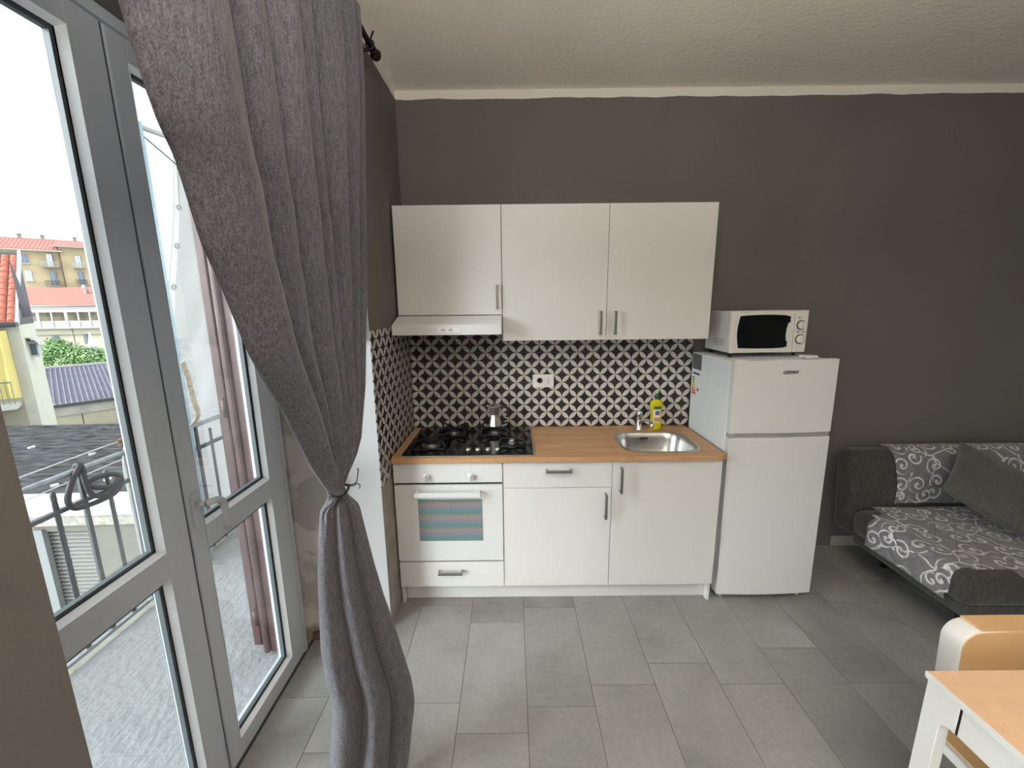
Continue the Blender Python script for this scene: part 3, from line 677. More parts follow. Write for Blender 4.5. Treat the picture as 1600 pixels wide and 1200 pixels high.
def oven_glass():  # coloured reflection bands painted into the base colour of the glass
    s = NB('oven_glass_painted_reflection'); P = s.tc.outputs['Object']; x, y, z = s.sep(P)
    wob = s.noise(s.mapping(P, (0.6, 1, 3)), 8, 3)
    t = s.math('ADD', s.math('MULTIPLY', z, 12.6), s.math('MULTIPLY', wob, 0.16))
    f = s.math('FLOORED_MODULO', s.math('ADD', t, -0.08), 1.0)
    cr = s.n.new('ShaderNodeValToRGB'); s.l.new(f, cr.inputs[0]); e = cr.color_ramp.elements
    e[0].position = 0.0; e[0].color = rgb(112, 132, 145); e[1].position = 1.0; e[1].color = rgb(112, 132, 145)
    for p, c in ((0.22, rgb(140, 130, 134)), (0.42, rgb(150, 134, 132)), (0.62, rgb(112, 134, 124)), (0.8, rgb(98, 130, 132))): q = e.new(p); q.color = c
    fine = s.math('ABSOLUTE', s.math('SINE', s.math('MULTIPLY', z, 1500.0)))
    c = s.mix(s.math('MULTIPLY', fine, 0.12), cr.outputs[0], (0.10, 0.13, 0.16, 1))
    s.l.new(c, s.b.inputs['Base Color']); s.b.inputs['Roughness'].default_value = 0.18; s.b.inputs['Specular IOR Level'].default_value = 0.3
    return s.m
obj('oven_window', MB().box(0.138, 0.493, YD-0.0065, YD-0.003, 0.410, 0.660, 0.001), oven_glass(), od, 'oven window with painted blue, pink and green horizontal reflection stripes')
mb = MB(); mb.box(0.130, 0.490, YD-0.052, YD-0.034, 0.692, 0.719, 0.003)
for x in (0.134, 0.468): mb.box(x, x+0.018, YD-0.036, YD-0.002, 0.694, 0.717, 0.002)
obj('handle', mb, ENAMEL, od, 'white bar oven handle')

dc = thing('drawer_cabinet', (0.91, -0.28, 0), 'white base cabinet with one drawer above one door', 'cabinet', 'kitchen base cabinets')
obj('side_panel', MB().box(0.6115, 0.627, -0.53, -0.010, 0.10, ZCT), WHITE, dc); obj('side_panel', MB().box(1.194, 1.2095, -0.53, -0.010, 0.10, ZCT), WHITE, dc)
obj('floor_panel', MB().box(0.627, 1.194, -0.53, -0.010, 0.10, 0.116), WHITE, dc)
dr = obj('drawer', MB().box(0.6125, 1.2085, YD, YD+0.018, 0.7235, 0.874, 0.001), WHITE, dc); hbar(dr, 0.845, 0.985, 0.827)
dd = obj('door', MB().box(0.6125, 1.2085, YD, YD+0.018, 0.116, 0.7205, 0.001), WHITE, dc); vbar(dd, 1.176, 0.546, 0.690)
sc_ = thing('sink_cabinet', (1.51, -0.28, 0), 'white base cabinet with one tall door under the sink', 'cabinet', 'kitchen base cabinets')
obj('side_panel', MB().box(1.2105, 1.226, -0.53, -0.010, 0.10, ZCT), WHITE, sc_)
obj('side_panel', MB().prism([(-0.005, 0.0), (YD+0.018, 0.0), (YD+0.018, ZCT), (-0.005, ZCT)], 'X', 1.793, 1.8095), WHITE, sc_)
obj('floor_panel', MB().box(1.226, 1.793, -0.53, -0.010, 0.10, 0.116), WHITE, sc_)
dd = obj('door', MB().box(1.2115, 1.8085, YD, YD+0.018, 0.116, 0.874, 0.001), WHITE, sc_); vbar(dd, 1.256, 0.697, 0.840)
tag(obj('plinth', MB().box(0.028, 1.791, -0.502, -0.486, 0.002, 0.099), WHITE, origin=(0.91, -0.49, 0)), 'long white plinth board set back under the base cabinets', 'plinth')

# worktop with sink cut-out
SX0, SX1, SY0, SY1 = 1.285, 1.735, -0.528, -0.150
def ring_slab(mb, outer, inner, z0, z1):
    n = len(inner)
    def nearest(poly, p): return poly
    vo0 = [mb.bm.verts.new((x, y, z1)) for x, y in outer]; vi0 = [mb.bm.verts.new((x, y, z1)) for x, y in inner]
    vo1 = [mb.bm.verts.new((x, y, z0)) for x, y in outer]; vi1 = [mb.bm.verts.new((x, y, z0)) for x, y in inner]
    fs = []
    for i in range(n):
        j = (i+1) % n
        fs += [mb.bm.faces.new((vo0[i], vo0[j], vi0[j], vi0[i])), mb.bm.faces.new((vo1[j], vo1[i], vi1[i], vi1[j])), mb.bm.faces.new((vo0[j], vo0[i], vo1[i], vo1[j])), mb.bm.faces.new((vi0[i], vi0[j], vi1[j], vi1[i]))]
    for f in fs: f.material_index = mb.mi
    bmesh.ops.recalc_face_normals(mb.bm, faces=fs); return mb
def sq_ring(x0, x1, y0, y1, inner):
    out = []
    cx, cy = (x0+x1)/2, (y0+y1)/2; ix0 = min(p[0] for p in inner); ix1 = max(p[0] for p in inner); iy0 = min(p[1] for p in inner); iy1 = max(p[1] for p in inner)
    icx, icy = (ix0+ix1)/2, (iy0+iy1)/2
    for x, y in inner:
        dx, dy = (x-icx)/((ix1-ix0)/2), (y-icy)/((iy1-iy0)/2); k = max(abs(dx), abs(dy)); dx, dy = dx/k, dy/k
        out.append((icx+(x1-icx if dx > 0 else icx-x0)*dx, icy+(y1-icy if dy > 0 else icy-y0)*dy))
    return out
inner = rrect(SX0+0.018, SX1-0.018, SY0+0.018, SY1-0.016, 0.10, 8)
wt = MB(); wt.box(0.009, 1.235, -0.577, -0.0085, 0.879, 0.907, 0.002); ring_slab(wt, sq_ring(1.235, 1.821, -0.577, -0.0085, inner), inner, 0.879, 0.907)
tag(obj('worktop', wt, OAK, origin=(0.91, -0.29, 0.88)), 'long oak effect kitchen worktop', 'worktop')

# gas hob
hob = thing('gas_hob', (0.42, -0.29, 0.907), 'black glass gas hob with four burners and four knobs', 'hob')
obj('steel_trim', MB().box(0.055, 0.788, -0.556, -0.030, 0.9072, 0.912, 0.001), mat('hob_steel_rim', (0.5, 0.48, 0.46), 0.35, 0.9), hob, 'thin steel rim')
obj('glass_top', MB().box(0.062, 0.779, -0.549, -0.036, 0.912, 0.917, 0.001), BLACKGLASS, hob)
def burner(x, y, r):
    b = MB(); b.lathe([(r*1.35, 0), (r*1.35, 0.003), (r, 0.005), (r, 0.014), (r*0.96, 0.016)], (x, y, 0.917), 28)
    o = obj('burner', b, mat('burner_metal', (0.16, 0.16, 0.16), 0.35, 0.8), hob); o['label'] = 'gas burner'
    obj('burner_cap', MB().lathe([(r*0.86, 0), (r*0.90, 0.004), (r*0.82, 0.009), (r*0.3, 0.010)], (x, y, 0.933), 28), IRON if r > 0.022 else STEEL, o)
def grate(x, y, a):
    g = MB()
    for i in range(4):
        t = PI/4+PI/2*i; dx, dy = math.cos(t), math.sin(t)
        g.tube([(x+dx*a*0.28, y+dy*a*0.28, 0.957), (x+dx*a*0.75, y+dy*a*0.75, 0.960), (x+dx*a*1.25, y+dy*a*1.25, 0.962), (x+dx*a*1.36, y+dy*a*1.36, 0.950), (x+dx*a*1.38, y+dy*a*1.38, 0.920)], 0.0055, 8)
    c = [(x+a*0.97*sx, y+a*0.97*sy, 0.925) for sx, sy in ((-1, -1), (1, -1), (1, 1), (-1, 1))]
    for i in range(4): g.cyl(c[i], c[(i+1) % 4], 0.0045, seg=8)
    obj('pan_support', g, IRON, hob)
for x, y, r, a in ((0.193, -0.385, 0.045, 0.095), (0.294, -0.165, 0.033, 0.085), (0.555, -0.160, 0.036, 0.085), (0.662, -0.372, 0.021, 0.075)): burner(x, y, r); grate(x, y, a)
for x in (0.422, 0.475, 0.530, 0.583):
    k = MB(); k.lathe([(0.009, 0), (0.009, 0.004), (0.014, 0.007), (0.0145, 0.020), (0.012, 0.025)], (x, -0.515, 0.917), 24)
    obj('knob', k, mat('hob_knob_metal', (0.62, 0.60, 0.56), 0.3, 0.9), hob, 'small metal hob knob')

# moka pot
mp = thing('moka_pot', (0.555, -0.16, 0.963), 'aluminium stovetop coffee pot with a black handle on the hob', 'coffee pot')
ALU = mat('cast_aluminium', (0.80, 0.78, 0.76), 0.32, 1.0)
obj('boiler', MB().lathe([(0.040, 0.0), (0.041, 0.003), (0.029, 0.058), (0.028, 0.062)], (0.555, -0.16, 0.963), 8, facets=True), ALU, mp)
obj('collector', MB().lathe([(0.029, 0.0), (0.031, 0.004), (0.030, 0.010), (0.042, 0.060), (0.043, 0.064)], (0.555, -0.16, 1.026), 8, facets=True), ALU, mp)
obj('pot_lid', MB().lathe([(0.043, 0), (0.043, 0.003), (0.030, 0.010), (0.008, 0.016)], (0.555, -0.16, 1.0905), 8, facets=True), ALU, mp)
obj('lid_knob', MB().lathe([(0.006, 0), (0.005, 0.004), (0.008, 0.012), (0.006, 0.020)], (0.555, -0.16, 1.106), 14), BLACK, mp)
obj('pot_handle', MB().tube(catmull([(0.592, -0.165, 1.083), (0.612, -0.168, 1.088), (0.634, -0.170, 1.080), (0.640, -0.171, 1.060), (0.637, -0.171, 1.035), (0.628, -0.170, 1.022)]), 0.008, 8), BLACK, mp)
obj('spout', MB().prism([(0.523, 1.075), (0.523, 1.094), (0.502, 1.094)], 'Y', -0.166, -0.154), ALU, mp)

# sink + tap
sk = thing('sink', (1.51, -0.34, 0.907), 'round cornered stainless steel sink set in the worktop', 'sink')
R0 = rrect(SX0, SX1, SY0, SY1, 0.115, 8); R1 = rrect(SX0+0.022, SX1-0.022, SY0+0.022, SY1-0.022, 0.098, 8)
rim = MB(); NR = len(R0)
prof = [(R0, 0.9075), (rrect(SX0+0.004, SX1-0.004, SY0+0.004, SY1-0.004, 0.112, 8), 0.911), (rrect(SX0+0.016, SX1-0.016, SY0+0.016, SY1-0.016, 0.102, 8), 0.911), (R1, 0.905),
        (rrect(SX0+0.030, SX1-0.030, SY0+0.030, SY1-0.030, 0.095, 8), 0.87), (rrect(SX0+0.040, SX1-0.040, SY0+0.040, SY1-0.040, 0.09, 8), 0.79), (rrect(SX0+0.06, SX1-0.06, SY0+0.06, SY1-0.06, 0.08, 8), 0.762), (rrect(SX0+0.12, SX1-0.12, SY0+0.12, SY1-0.12, 0.06, 8), 0.757)]
rings = [[rim.bm.verts.new((x, y, z)) for x, y in P] for P, z in prof]
for A, B in zip(rings, rings[1:]):
    for i in range(NR): f = rim.bm.faces.new((A[i], A[(i+1) % NR], B[(i+1) % NR], B[i])); f.smooth = True
rim.bm.faces.new(rings[-1]); bmesh.ops.recalc_face_normals(rim.bm, faces=rim.bm.faces)
obj('basin', rim, STEEL, sk)
obj('drain', MB().lathe([(0.040, 0), (0.040, 0.003), (0.030, 0.004)], (1.51, -0.34, 0.757), 24), CHROME, sk)
ofl = MB()
for i in range(6): ofl.box(1.470+i*0.009, 1.4735+i*0.009, -0.1905, -0.184, 0.868, 0.884)
obj('overflow_slots', ofl, BLACK, sk)
tapo = thing('kitchen_tap', (1.488, -0.10, 0.907), 'chrome mixer tap standing behind the sink', 'tap')
obj('tap_body', MB().lathe([(0.024, 0), (0.024, 0.006), (0.017, 0.012), (0.017, 0.095), (0.019, 0.100), (0.019, 0.118), (0.012, 0.126)], (1.488, -0.10, 0.9072), 24), CHROME, tapo)
obj('spout', MB().tube(catmull([(1.488, -0.105, 0.955), (1.500, -0.150, 0.985), (1.512, -0.205, 0.995), (1.520, -0.245, 0.985), (1.522, -0.252, 0.965)]), [0.012]*24+[0.011], 12), CHROME, tapo)
obj('lever', MB().tube([(1.488, -0.10, 1.032), (1.474, -0.097, 1.044), (1.446, -0.09, 1.047)], [0.010, 0.007, 0.005], 10), CHROME, tapo)

# dish soap
sp = thing('dish_soap_bottle', (1.600, -0.085, 0.907), 'bottle of yellow dish soap with a green cap beside the tap', 'bottle')
YEL = mat('yellow_liquid_soap', (0.80, 0.72, 0.02), 0.12, trans=0.35, ior=1.33, spec=0.6)
bprof = [(0.034, 0), (0.038, 0.004), (0.0385, 0.03), (0.037, 0.06), (0.0335, 0.095), (0.035, 0.12), (0.041, 0.150), (0.042, 0.172), (0.037, 0.186), (0.020, 0.195), (0.011, 0.198), (0.010, 0.206)]
obj('bottle_body', MB().lathe(bprof, (1.600, -0.085, 0.9072), 28, sy=0.62), YEL, sp)
cap = MB(); cap.lathe([(0.014, 0), (0.015, 0.012), (0.010, 0.030), (0.008, 0.034)], (1.600, -0.085, 1.110), 20)
obj('bottle_cap', cap, mat('dark_green_cap', (0.01, 0.09, 0.06), 0.35), sp)
obj('cap_tip', MB().lathe([(0.006, 0), (0.0075, 0.004), (0.006, 0.016), (0.003, 0.020)], (1.600, -0.085, 1.144), 14), mat('lime_tip', (0.45, 0.60, 0.06), 0.4), sp)
def lab(z0, z1, hw, mname, col, inset=0.0006, xc=0.0, par=sp, nm='label'):
    def rad(h):
        for (a, za), (b, zb) in zip(bprof, bprof[1:]):
            if h <= zb: return a+(b-a)*(h-za)/max(1e-6, zb-za)
        return 0.03
    def fn(u, v):
        h = z0+(z1-z0)*v; r = rad(h)+inset; x = xc+(u-0.5)*2*hw; x = max(-r*0.95, min(r*0.95, x)); return (1.600+x, -0.085-0.62*math.sqrt(max(0, r*r-x*x))-inset, 0.9072+h)
    return obj(nm, MB().grid(fn, 12, 10, flip=False), mat(mname, col, 0.5), par)
lb = lab(0.045, 0.135, 0.024, 'cream_label', (0.80, 0.74, 0.50))
lab(0.098, 0.126, 0.014, 'violet_print', (0.12, 0.09, 0.35), 0.0012, 0.002, lb, 'label_badge')
lab(0.055, 0.082, 0.020, 'orange_print', (0.62, 0.30, 0.14), 0.0012, 0.003, lb, 'label_picture')
lab(0.137, 0.158, 0.024, 'green_print', (0.05, 0.14, 0.03), 0.0008, 0.0, sp, 'label_leaf')

# wall cabinets and hood
YW = -0.267
def wallcab(x0, x1, z0, z1, label, name='wall_cabinet'):
    t = thing(name, ((x0+x1)/2, YW/2, z0), label, 'cabinet', 'kitchen wall cabinets')
    c = MB(); yb = -0.002 if z0 > 1.60 else -0.0085
    c.box(x0+0.001, x0+0.017, YW+0.019, -0.0085, z0+0.002, z1-0.001); c.box(x1-0.017, x1-0.001, YW+0.019, -0.0085, z0+0.002, z1-0.001)
    c.box(x0+0.017, x1-0.017, YW+0.019, -0.0085, z0+0.002, z0+0.018); c.box(x0+0.017, x1-0.017, YW+0.019, -0.0085, z1-0.017, z1-0.001)
    c.box(x0+0.017, x1-0.017, -0.012, -0.0085, z0+0.018, z1-0.017)
    obj('cabinet_body', c, WHITE, t); return t
wc1 = wallcab(0.013, 0.613, 1.658, 2.258, 'short single door white wall cabinet above the range hood')
d = obj('door', MB().box(0.014, 0.6125, YW, YW+0.018, 1.660, 2.257, 0.001), WHITE, wc1); vbar(d, 0.587, 1.690, 1.826, YW, 0.026)
wc2 = wallcab(0.615, 1.815, 1.508, 2.258, 'wide double door white wall cabinet over the drawer and sink units')
d = obj('door', MB().box(0.616, 1.2138, YW, YW+0.018, 1.508, 2.257, 0.001), WHITE, wc2, 'left door of the wide wall cabinet'); vbar(d, 1.180, 1.540, 1.674, YW, 0.026)
d = obj('door', MB().box(1.2162, 1.814, YW, YW+0.018, 1.508, 2.257, 0.001), WHITE, wc2, 'right door of the wide wall cabinet'); vbar(d, 1.264, 1.540, 1.674, YW, 0.026)
hood = thing('range_hood', (0.31, -0.2, 1.556), 'slim white range hood under the short wall cabinet', 'range hood')
obj('hood_shell', MB().prism([(-0.009, 1.656), (-0.272, 1.656), (-0.412, 1.612), (-0.416, 1.608), (-0.414, 1.556), (-0.009, 1.556)], 'X', 0.013, 0.612, 0.0015), ENAMEL, hood)
sw = obj('switch_panel', MB().prism([(p[0], p[1]) for p in rrect(0.262, 0.388, 1.570, 1.596, 0.012)], 'Y', -0.418, -0.413), PLASTIC, hood, 'oval switch strip')
for x in (0.285, 0.325): obj('switch', MB().box(x, x+0.020, -0.421, -0.417, 1.577, 1.589, 0.001).box(x+0.004, x+0.008, -0.4215, -0.4205, 1.579, 1.587), [mat('switch_grey', (0.42, 0.41, 0.39), 0.5)], sw)
obj('filter_grille', MB().box(0.05, 0.575, -0.39, -0.05, 1.552, 1.556), mat('filter_grey', (0.35, 0.35, 0.35), 0.4, 0.7), hood)

# socket
so = thing('wall_socket', (0.87, -0.012, 1.22), 'white double wall socket plate on the patterned tiles', 'socket')
obj('cover_plate', MB().prism(rrect(0.802, 0.940, 1.178, 1.264, 0.006), 'Y', -0.008, -0.017, 0.002), PLASTIC, so)
sk2 = obj('round_socket', MB().lathe([(0.0205, 0), (0.0205, -0.0015), (0.018, -0.002), (0.016, 0.0)], (0.848, -0.017, 1.224), 24, 'Y'), mat('socket_grey', (0.45, 0.44, 0.42), 0.5), so)
ho = MB()
for x, z in ((0.840, 1.224), (0.857, 1.224)): ho.cyl((x, -0.0185, z), (x, -0.0165, z), 0.0030, seg=12)
ho.box(0.8455, 0.8505, -0.0187, -0.0165, 1.207, 1.212); obj('pin_holes', ho, BLACK, sk2)
s3 = obj('slim_socket', MB().box(0.893, 0.921, -0.0185, -0.0165, 1.196, 1.252, 0.001), PLASTIC, so)
ho = MB()
for z in (1.210, 1.224, 1.238): ho.cyl((0.907, -0.0192, z), (0.907, -0.0175, z), 0.0026, seg=12)
obj('pin_holes', ho, BLACK, s3)

# ------------------------------------------------------------------ fridge
fr = thing('fridge', (2.12, -0.30, 0), 'white two door fridge freezer right of the kitchen units', 'fridge')
FX0, FX1, FY = 1.849, 2.393, -0.552
obj('body', MB().box(FX0+0.002, FX1-0.002, FY+0.055, -0.030, 0.030, 1.408, 0.006), mat('side_lit_white_steel', (0.78, 0.83, 0.86), 0.35), fr)  # whiter and cooler than the doors: light on the side put into the colour
obj('door_gasket', MB().box(FX0+0.008, FX1-0.008, FY+0.044, FY+0.056, 0.045, 1.402), mat('fridge_gasket', (0.35, 0.35, 0.35), 0.6), fr)
def fdoor(z0, z1, label):
    n = 12; mb = MB(); pts = [(FX0, FY+0.044)]
    for i in range(n+1):
        u = i/n; pts.append((FX0+(FX1-FX0)*u, FY+0.010-0.012*math.sin(PI*u)**0.8))
    pts.append((FX1, FY+0.044)); mb.prism(pts, 'Z', z0, z1, 0.004)
    return obj('door', mb, ENAMEL, fr, label)
ud = fdoor(1.020, 1.418, 'upper freezer door'); ldoor = fdoor(0.040, 0.996, 'lower fridge door')
obj('handle_strip', MB().box(FX0+0.012, FX1-0.004, FY+0.012, FY+0.044, 0.998, 1.019), mat('silver_grip', (0.52, 0.52, 0.54), 0.35, 0.5), fr, 'silver grip strip between the doors')
obj('grip_cap', MB().box(FX0+0.004, FX0+0.022, FY+0.004, FY+0.036, 0.998, 1.019, 0.002), mat('silver_grip', None), fr)
for x in (FX0+0.045, FX1-0.045):
    obj('foot', MB().cyl((x, FY+0.055, 0.0), (x, FY+0.055, 0.034), 0.014), PLASTIC, fr, 'white adjustable foot'); obj('foot', MB().cyl((x, -0.08, 0.0), (x, -0.08, 0.034), 0.014), BLACK, fr)
obj('hinge_cover', MB().box(FX1-0.115, FX1-0.05, -0.46, -0.40, 1.408, 1.424, 0.003), PLASTIC, fr); obj('hinge_cover', MB().box(FX0+0.010, FX0+0.06, FY+0.008, FY+0.05, 1.412, 1.422, 0.002), PLASTIC, fr)
def text(body, loc, size, material, parent, rot=(PI/2, 0, 0), name='lettering', sx=1.0, ext=0.0004, label=None):
    c = bpy.data.curves.new(name+'_curve', 'FONT'); c.body = body; c.size = size; c.extrude = ext; c.align_x = 'CENTER'; c.align_y = 'CENTER'
    o = bpy.data.objects.new(name, c); COL.objects.link(o); c.materials.append(material); o.parent = parent; o.location = Vector(loc)-wloc(parent); o.rotation_euler = rot; o.scale = (sx, 1, 1)
    c.offset = 0.0006; c.shear = 0.3
    bpy.context.view_layer.update(); dg = bpy.context.evaluated_depsgraph_get(); me = bpy.data.meshes.new_from_object(o.evaluated_get(dg))
    q = bpy.data.objects.new(name, me); COL.objects.link(q); q.parent = parent; q.location = o.location; q.rotation_euler = rot; q.scale = (sx, 1, 1)
    bpy.data.objects.remove(o); o = q
    if label: o['label'] = label
    return o
lt = text('GESPAN', (2.135, FY-0.0035, 1.352), 0.024, mat('dark_logo', (0.03, 0.025, 0.04), 0.3), fr, name='logo', sx=0.92, label='small dark maker lettering')
PX = FX0+0.0015
obj('grey_sticker', MB().box(PX-0.001, PX+0.001, -0.165, -0.045, 1.305, 1.402), mat('grey_plate', (0.16, 0.17, 0.18), 0.35, 0.3), fr, 'grey rectangular sticker')
el = obj('energy_label', MB().box(PX-0.001, PX+0.001, -0.160, -0.045, 1.125, 1.300), mat('sticker_white', (0.80, 0.80, 0.82), 0.5), fr, 'energy rating label with coloured arrows')
for i, c in enumerate(((0.02, 0.25, 0.05), (0.15, 0.42, 0.06), (0.42, 0.55, 0.05), (0.75, 0.62, 0.05), (0.75, 0.36, 0.04), (0.65, 0.14, 0.03), (0.55, 0.03, 0.02))):
    z = 1.255-0.0165*i; ln = 0.022+0.0045*i
    obj('rating_arrow', MB().prism([(-0.055, z), (-0.055, z-0.0125), (-0.055-ln, z-0.0125), (-0.055-ln-0.006, z-0.00625), (-0.055-ln, z)], 'X', PX-0.0016, PX-0.001), mat('arrow_%d' % i, (*c, 1), 0.5), el)
obj('rating_box', MB().box(PX-0.0016, PX-0.001, -0.145, -0.128, 1.170, 1.190), mat('dark_logo', None), el)
obj('label_band', MB().box(PX-0.0016, PX-0.001, -0.150, -0.060, 1.272, 1.284), mat('label_navy', (0.03, 0.04, 0.15), 0.5), el)
fr.rotation_euler = (0, -0.012, 0)
# ------------------------------------------------------------------ microwave
mw = thing('microwave', (2.105, -0.22, 1.417), 'white microwave with a black window on top of the fridge', 'microwave')
MX0, MX1, MY, MZ0, MZ1 = 1.893, 2.318, -0.362, 1.434, 1.668
obj('casing', MB().box(MX0+0.002, MX1-0.002, MY+0.03, -0.06, MZ0, MZ1-0.002, 0.004), mat('microwave_grey_white', (0.62, 0.62, 0.61), 0.32), mw)
MWF = mat('microwave_front', (0.70, 0.68, 0.64), 0.35)
md = obj('door', MB().box(MX0, MX0+0.352, MY, MY+0.03, MZ0, MZ1, 0.004), MWF, mw)
wpts = []
for i in range(13):
    u = i/12; wpts.append((MX0+0.046-0.012*math.sin(PI*u), MZ0+0.028+0.178*u))
for i in range(1, 12):
    u = i/12; wpts.append((MX0+0.046+0.275*u, MZ0+0.206+0.006*math.sin(PI*u)))
wpts += [(MX0+0.325, MZ0+0.200), (MX0+0.325, MZ0+0.168), (MX0+0.314, MZ0+0.164), (MX0+0.308, MZ0+0.13), (MX0+0.306, MZ0+0.10), (MX0+0.310, MZ0+0.066), (MX0+0.318, MZ0+0.062), (MX0+0.318, MZ0+0.034)]
for i in range(11, 0, -1):
    u = i/12; wpts.append((MX0+0.046+0.27*u, MZ0+0.028-0.004*math.sin(PI*u)))
obj('door_window', MB().prism(wpts, 'Y', MY-0.002, MY+0.001), BLACKGLASS, md)
mc = obj('control_panel', MB().box(MX0+0.354, MX1, MY, MY+0.03, MZ0, MZ1, 0.004), MWF, mw)
for z in (MZ0+0.152, MZ0+0.074):
    k = MB(); xk = MX0+0.388
    obj('dial_ring', MB().lathe([(0.027, 0), (0.027, -0.002), (0.025, -0.003)], (xk, MY, z), 28, 'Y'), mat('dial_ring_grey', (0.04, 0.04, 0.04), 0.5), mc)
    obj('knob', MB().lathe([(0.023, 0), (0.022, -0.010), (0.019, -0.012)], (xk, MY-0.003, z), 28, 'Y').box(xk-0.004, xk+0.004, MY-0.026, MY-0.014, z-0.019, z+0.019, 0.0015), mat('silver_white_knob', (0.66, 0.65, 0.63), 0.3), mw, 'round microwave knob')
for x, z in ((0.375, 0.194), (0.372, 0.114), (0.404, 0.114)):
    pm = MB(); pm.prism(rrect(MX0+x-0.008, MX0+x+0.008, MZ0+z-0.003, MZ0+z+0.003, 0.0028, 3), 'Y', MY-0.0008, MY+0.001)
    obj('printed_mark', pm, mat('grey_print', None), mc)
vt = MB()
for i, n in enumerate((3, 4, 4, 4, 3)):
    for j in range(n): vt.box(MX0+0.0008, MX0+0.003, MY+0.075+i*0.026, MY+0.088+i*0.026, MZ0+0.040+j*0.012-(n-3)*0.006+0.0, MZ0+0.044+j*0.012-(n-3)*0.006+0.0)
obj('vent_slots', vt, BLACK, mw)
for x in (MX0+0.03, MX1-0.03):
    for y in (MY+0.05, -0.09): obj('foot', MB().cyl((x, y, 1.4085+(0.0 if x < 2 else 0.004)), (x, y, 1.4345), 0.010, seg=14), BLACK, mw)
mw.rotation_euler = (0, -0.004, 0)

# ------------------------------------------------------------------ sofa
sf = thing('sofa_bed', (3.72, -0.55, 0), 'dark grey armless sofa bed against the back wall', 'sofa')
SX, SXE = 2.775, 4.60
def cushion(x0, x1, y0, y1, z0, z1, r):
    mb = MB(); mb.box(x0, x1, y0, y1, z0, z1, r, 5)
    for f in mb.bm.faces: f.smooth = True
    return mb
obj('seat_cushion', cushion(SX, SXE, -0.985, -0.30, 0.285, 0.452, 0.055), SOFAFAB, sf)
obj('seat_base', cushion(SX+0.035, SXE-0.02, -0.965, -0.30, 0.215, 0.300, 0.015), SOFAFAB, sf)
bk = cushion(SX+0.02, SXE, -0.16, 0.0, 0.0, 0.545, 0.055)
R_ = Matrix.Translation((0, -0.12, 0.235)) @ Matrix.Rotation(math.radians(-6), 4, 'X')
bmesh.ops.transform(bk.bm, matrix=R_, verts=bk.bm.verts)
bmesh.ops.translate(bk.bm, verts=bk.bm.verts, vec=(0, -0.015, 0))
obj('backrest', bk, SOFAFAB, sf)
for x, y in ((SX+0.185, -0.825), (SXE-0.10, -0.90), (SX+0.32, -0.25), (SXE-0.16, -0.25)):
    obj('leg', MB().cyl((x, y, 0), (x, y, 0.225), 0.022, 0.030), BLACK, sf, 'black round tapered leg')
# quilted covers
def poly_sheet(path, x0, x1, n=60, m=24, uoff=0, edge=None):
    L = [0]
    for a, b in zip(path, path[1:]): L.append(L[-1]+math.dist(a, b))
    T = L[-1]
    def pt(v):
        s = v*T
        for i in range(len(path)-1):
            if s <= L[i+1]+1e-9:
                k = (s-L[i])/(L[i+1]-L[i]); return path[i][0]+(path[i+1][0]-path[i][0])*k, path[i][1]+(path[i+1][1]-path[i][1])*k
        return path[-1]
    return pt, T
# seat cover: top of the seat, falling over the left side and over the front right of the corner notch
def seat_cover():
    mb = MB(); mb.uv = mb.bm.loops.layers.uv.new('UVMap')
    zt = 0.4575
    def P(s, t):
        # s: distance from the side edge into the seat (neg = hanging down the left side); t: distance from the back (0) to the front edge 0.62, more = hanging
        x = SX+max(s, 0.0); z = zt; y = -0.30-min(t, 0.66)
        if s < 0.05:
            a = (0.05-s); r = 0.05
            if a < r*PI/2: x = SX+0.05-r*math.sin(a/r)-0.006*math.sin(a/r); z = zt-r*(1-math.cos(a/r))
            else: x = SX-0.0075; z = zt-r-(a-r*PI/2)
        if t > 0.635:
            a = t-0.635; r = 0.05; 
            if a < r*PI/2: y = -0.935-r*math.sin(a/r)-0.007*math.sin(a/r); z2 = zt-r*(1-math.cos(a/r))
            else: y = -0.9925; z2 = zt-r-(a-r*PI/2)
            z = min(z, z2)
        z += 0.003*math.sin(s*13)*math.sin(t*11+1)
        return (x, y, z)
    ns, ntt = 110, 60
    S_ = [-0.155+(1.80+0.155)*i/ns for i in range(ns+1)]; T_ = [0.015+(0.92-0.015)*j/ntt for j in range(ntt+1)]
    def keep(s, t):
        if s < 0.04: return 0.135 < t < 0.605-0.10*max(0, -s-0.02)
        if s < 0.235: return (0.02 if s > 0.12 else 0.10) < t < 0.585+0.04*math.sin(s*9) 
        if s < 0.33: return t < 0.60+(s-0.235)*2.2
        return True
    V = {}
    def vert(i, j):
        if (i, j) not in V: V[(i, j)] = mb.bm.verts.new(P(S_[i], T_[j]))
        return V[(i, j)]
    for i in range(ns):
        for j in range(ntt):
            sc, tc_ = (S_[i]+S_[i+1])/2, (T_[j]+T_[j+1])/2
            if keep(sc, tc_):
                q = [(i, j), (i+1, j), (i+1, j+1), (i, j+1)]; f = mb.bm.faces.new([vert(*k) for k in q]); f.smooth = True
                for lp_, (a, b) in zip(f.loops, q): lp_[mb.uv].uv = (S_[a], T_[b])
    return mb
o = obj('quilted_seat_cover', seat_cover(), SCROLL, origin=(3.6, -0.6, 0.45)); tag(o, 'grey quilted cover with pale scrolls over the sofa seat', 'sofa cover', 'scroll patterned sofa covers'); solidify(o, 0.005, 1)
bpath = []
th = math.radians(6)
def bkp(y, z):  # local backrest -> room
    yy, zz = y*math.cos(-th)-z*math.sin(-th), y*math.sin(-th)+z*math.cos(-th); return (yy-0.135, zz+0.235)
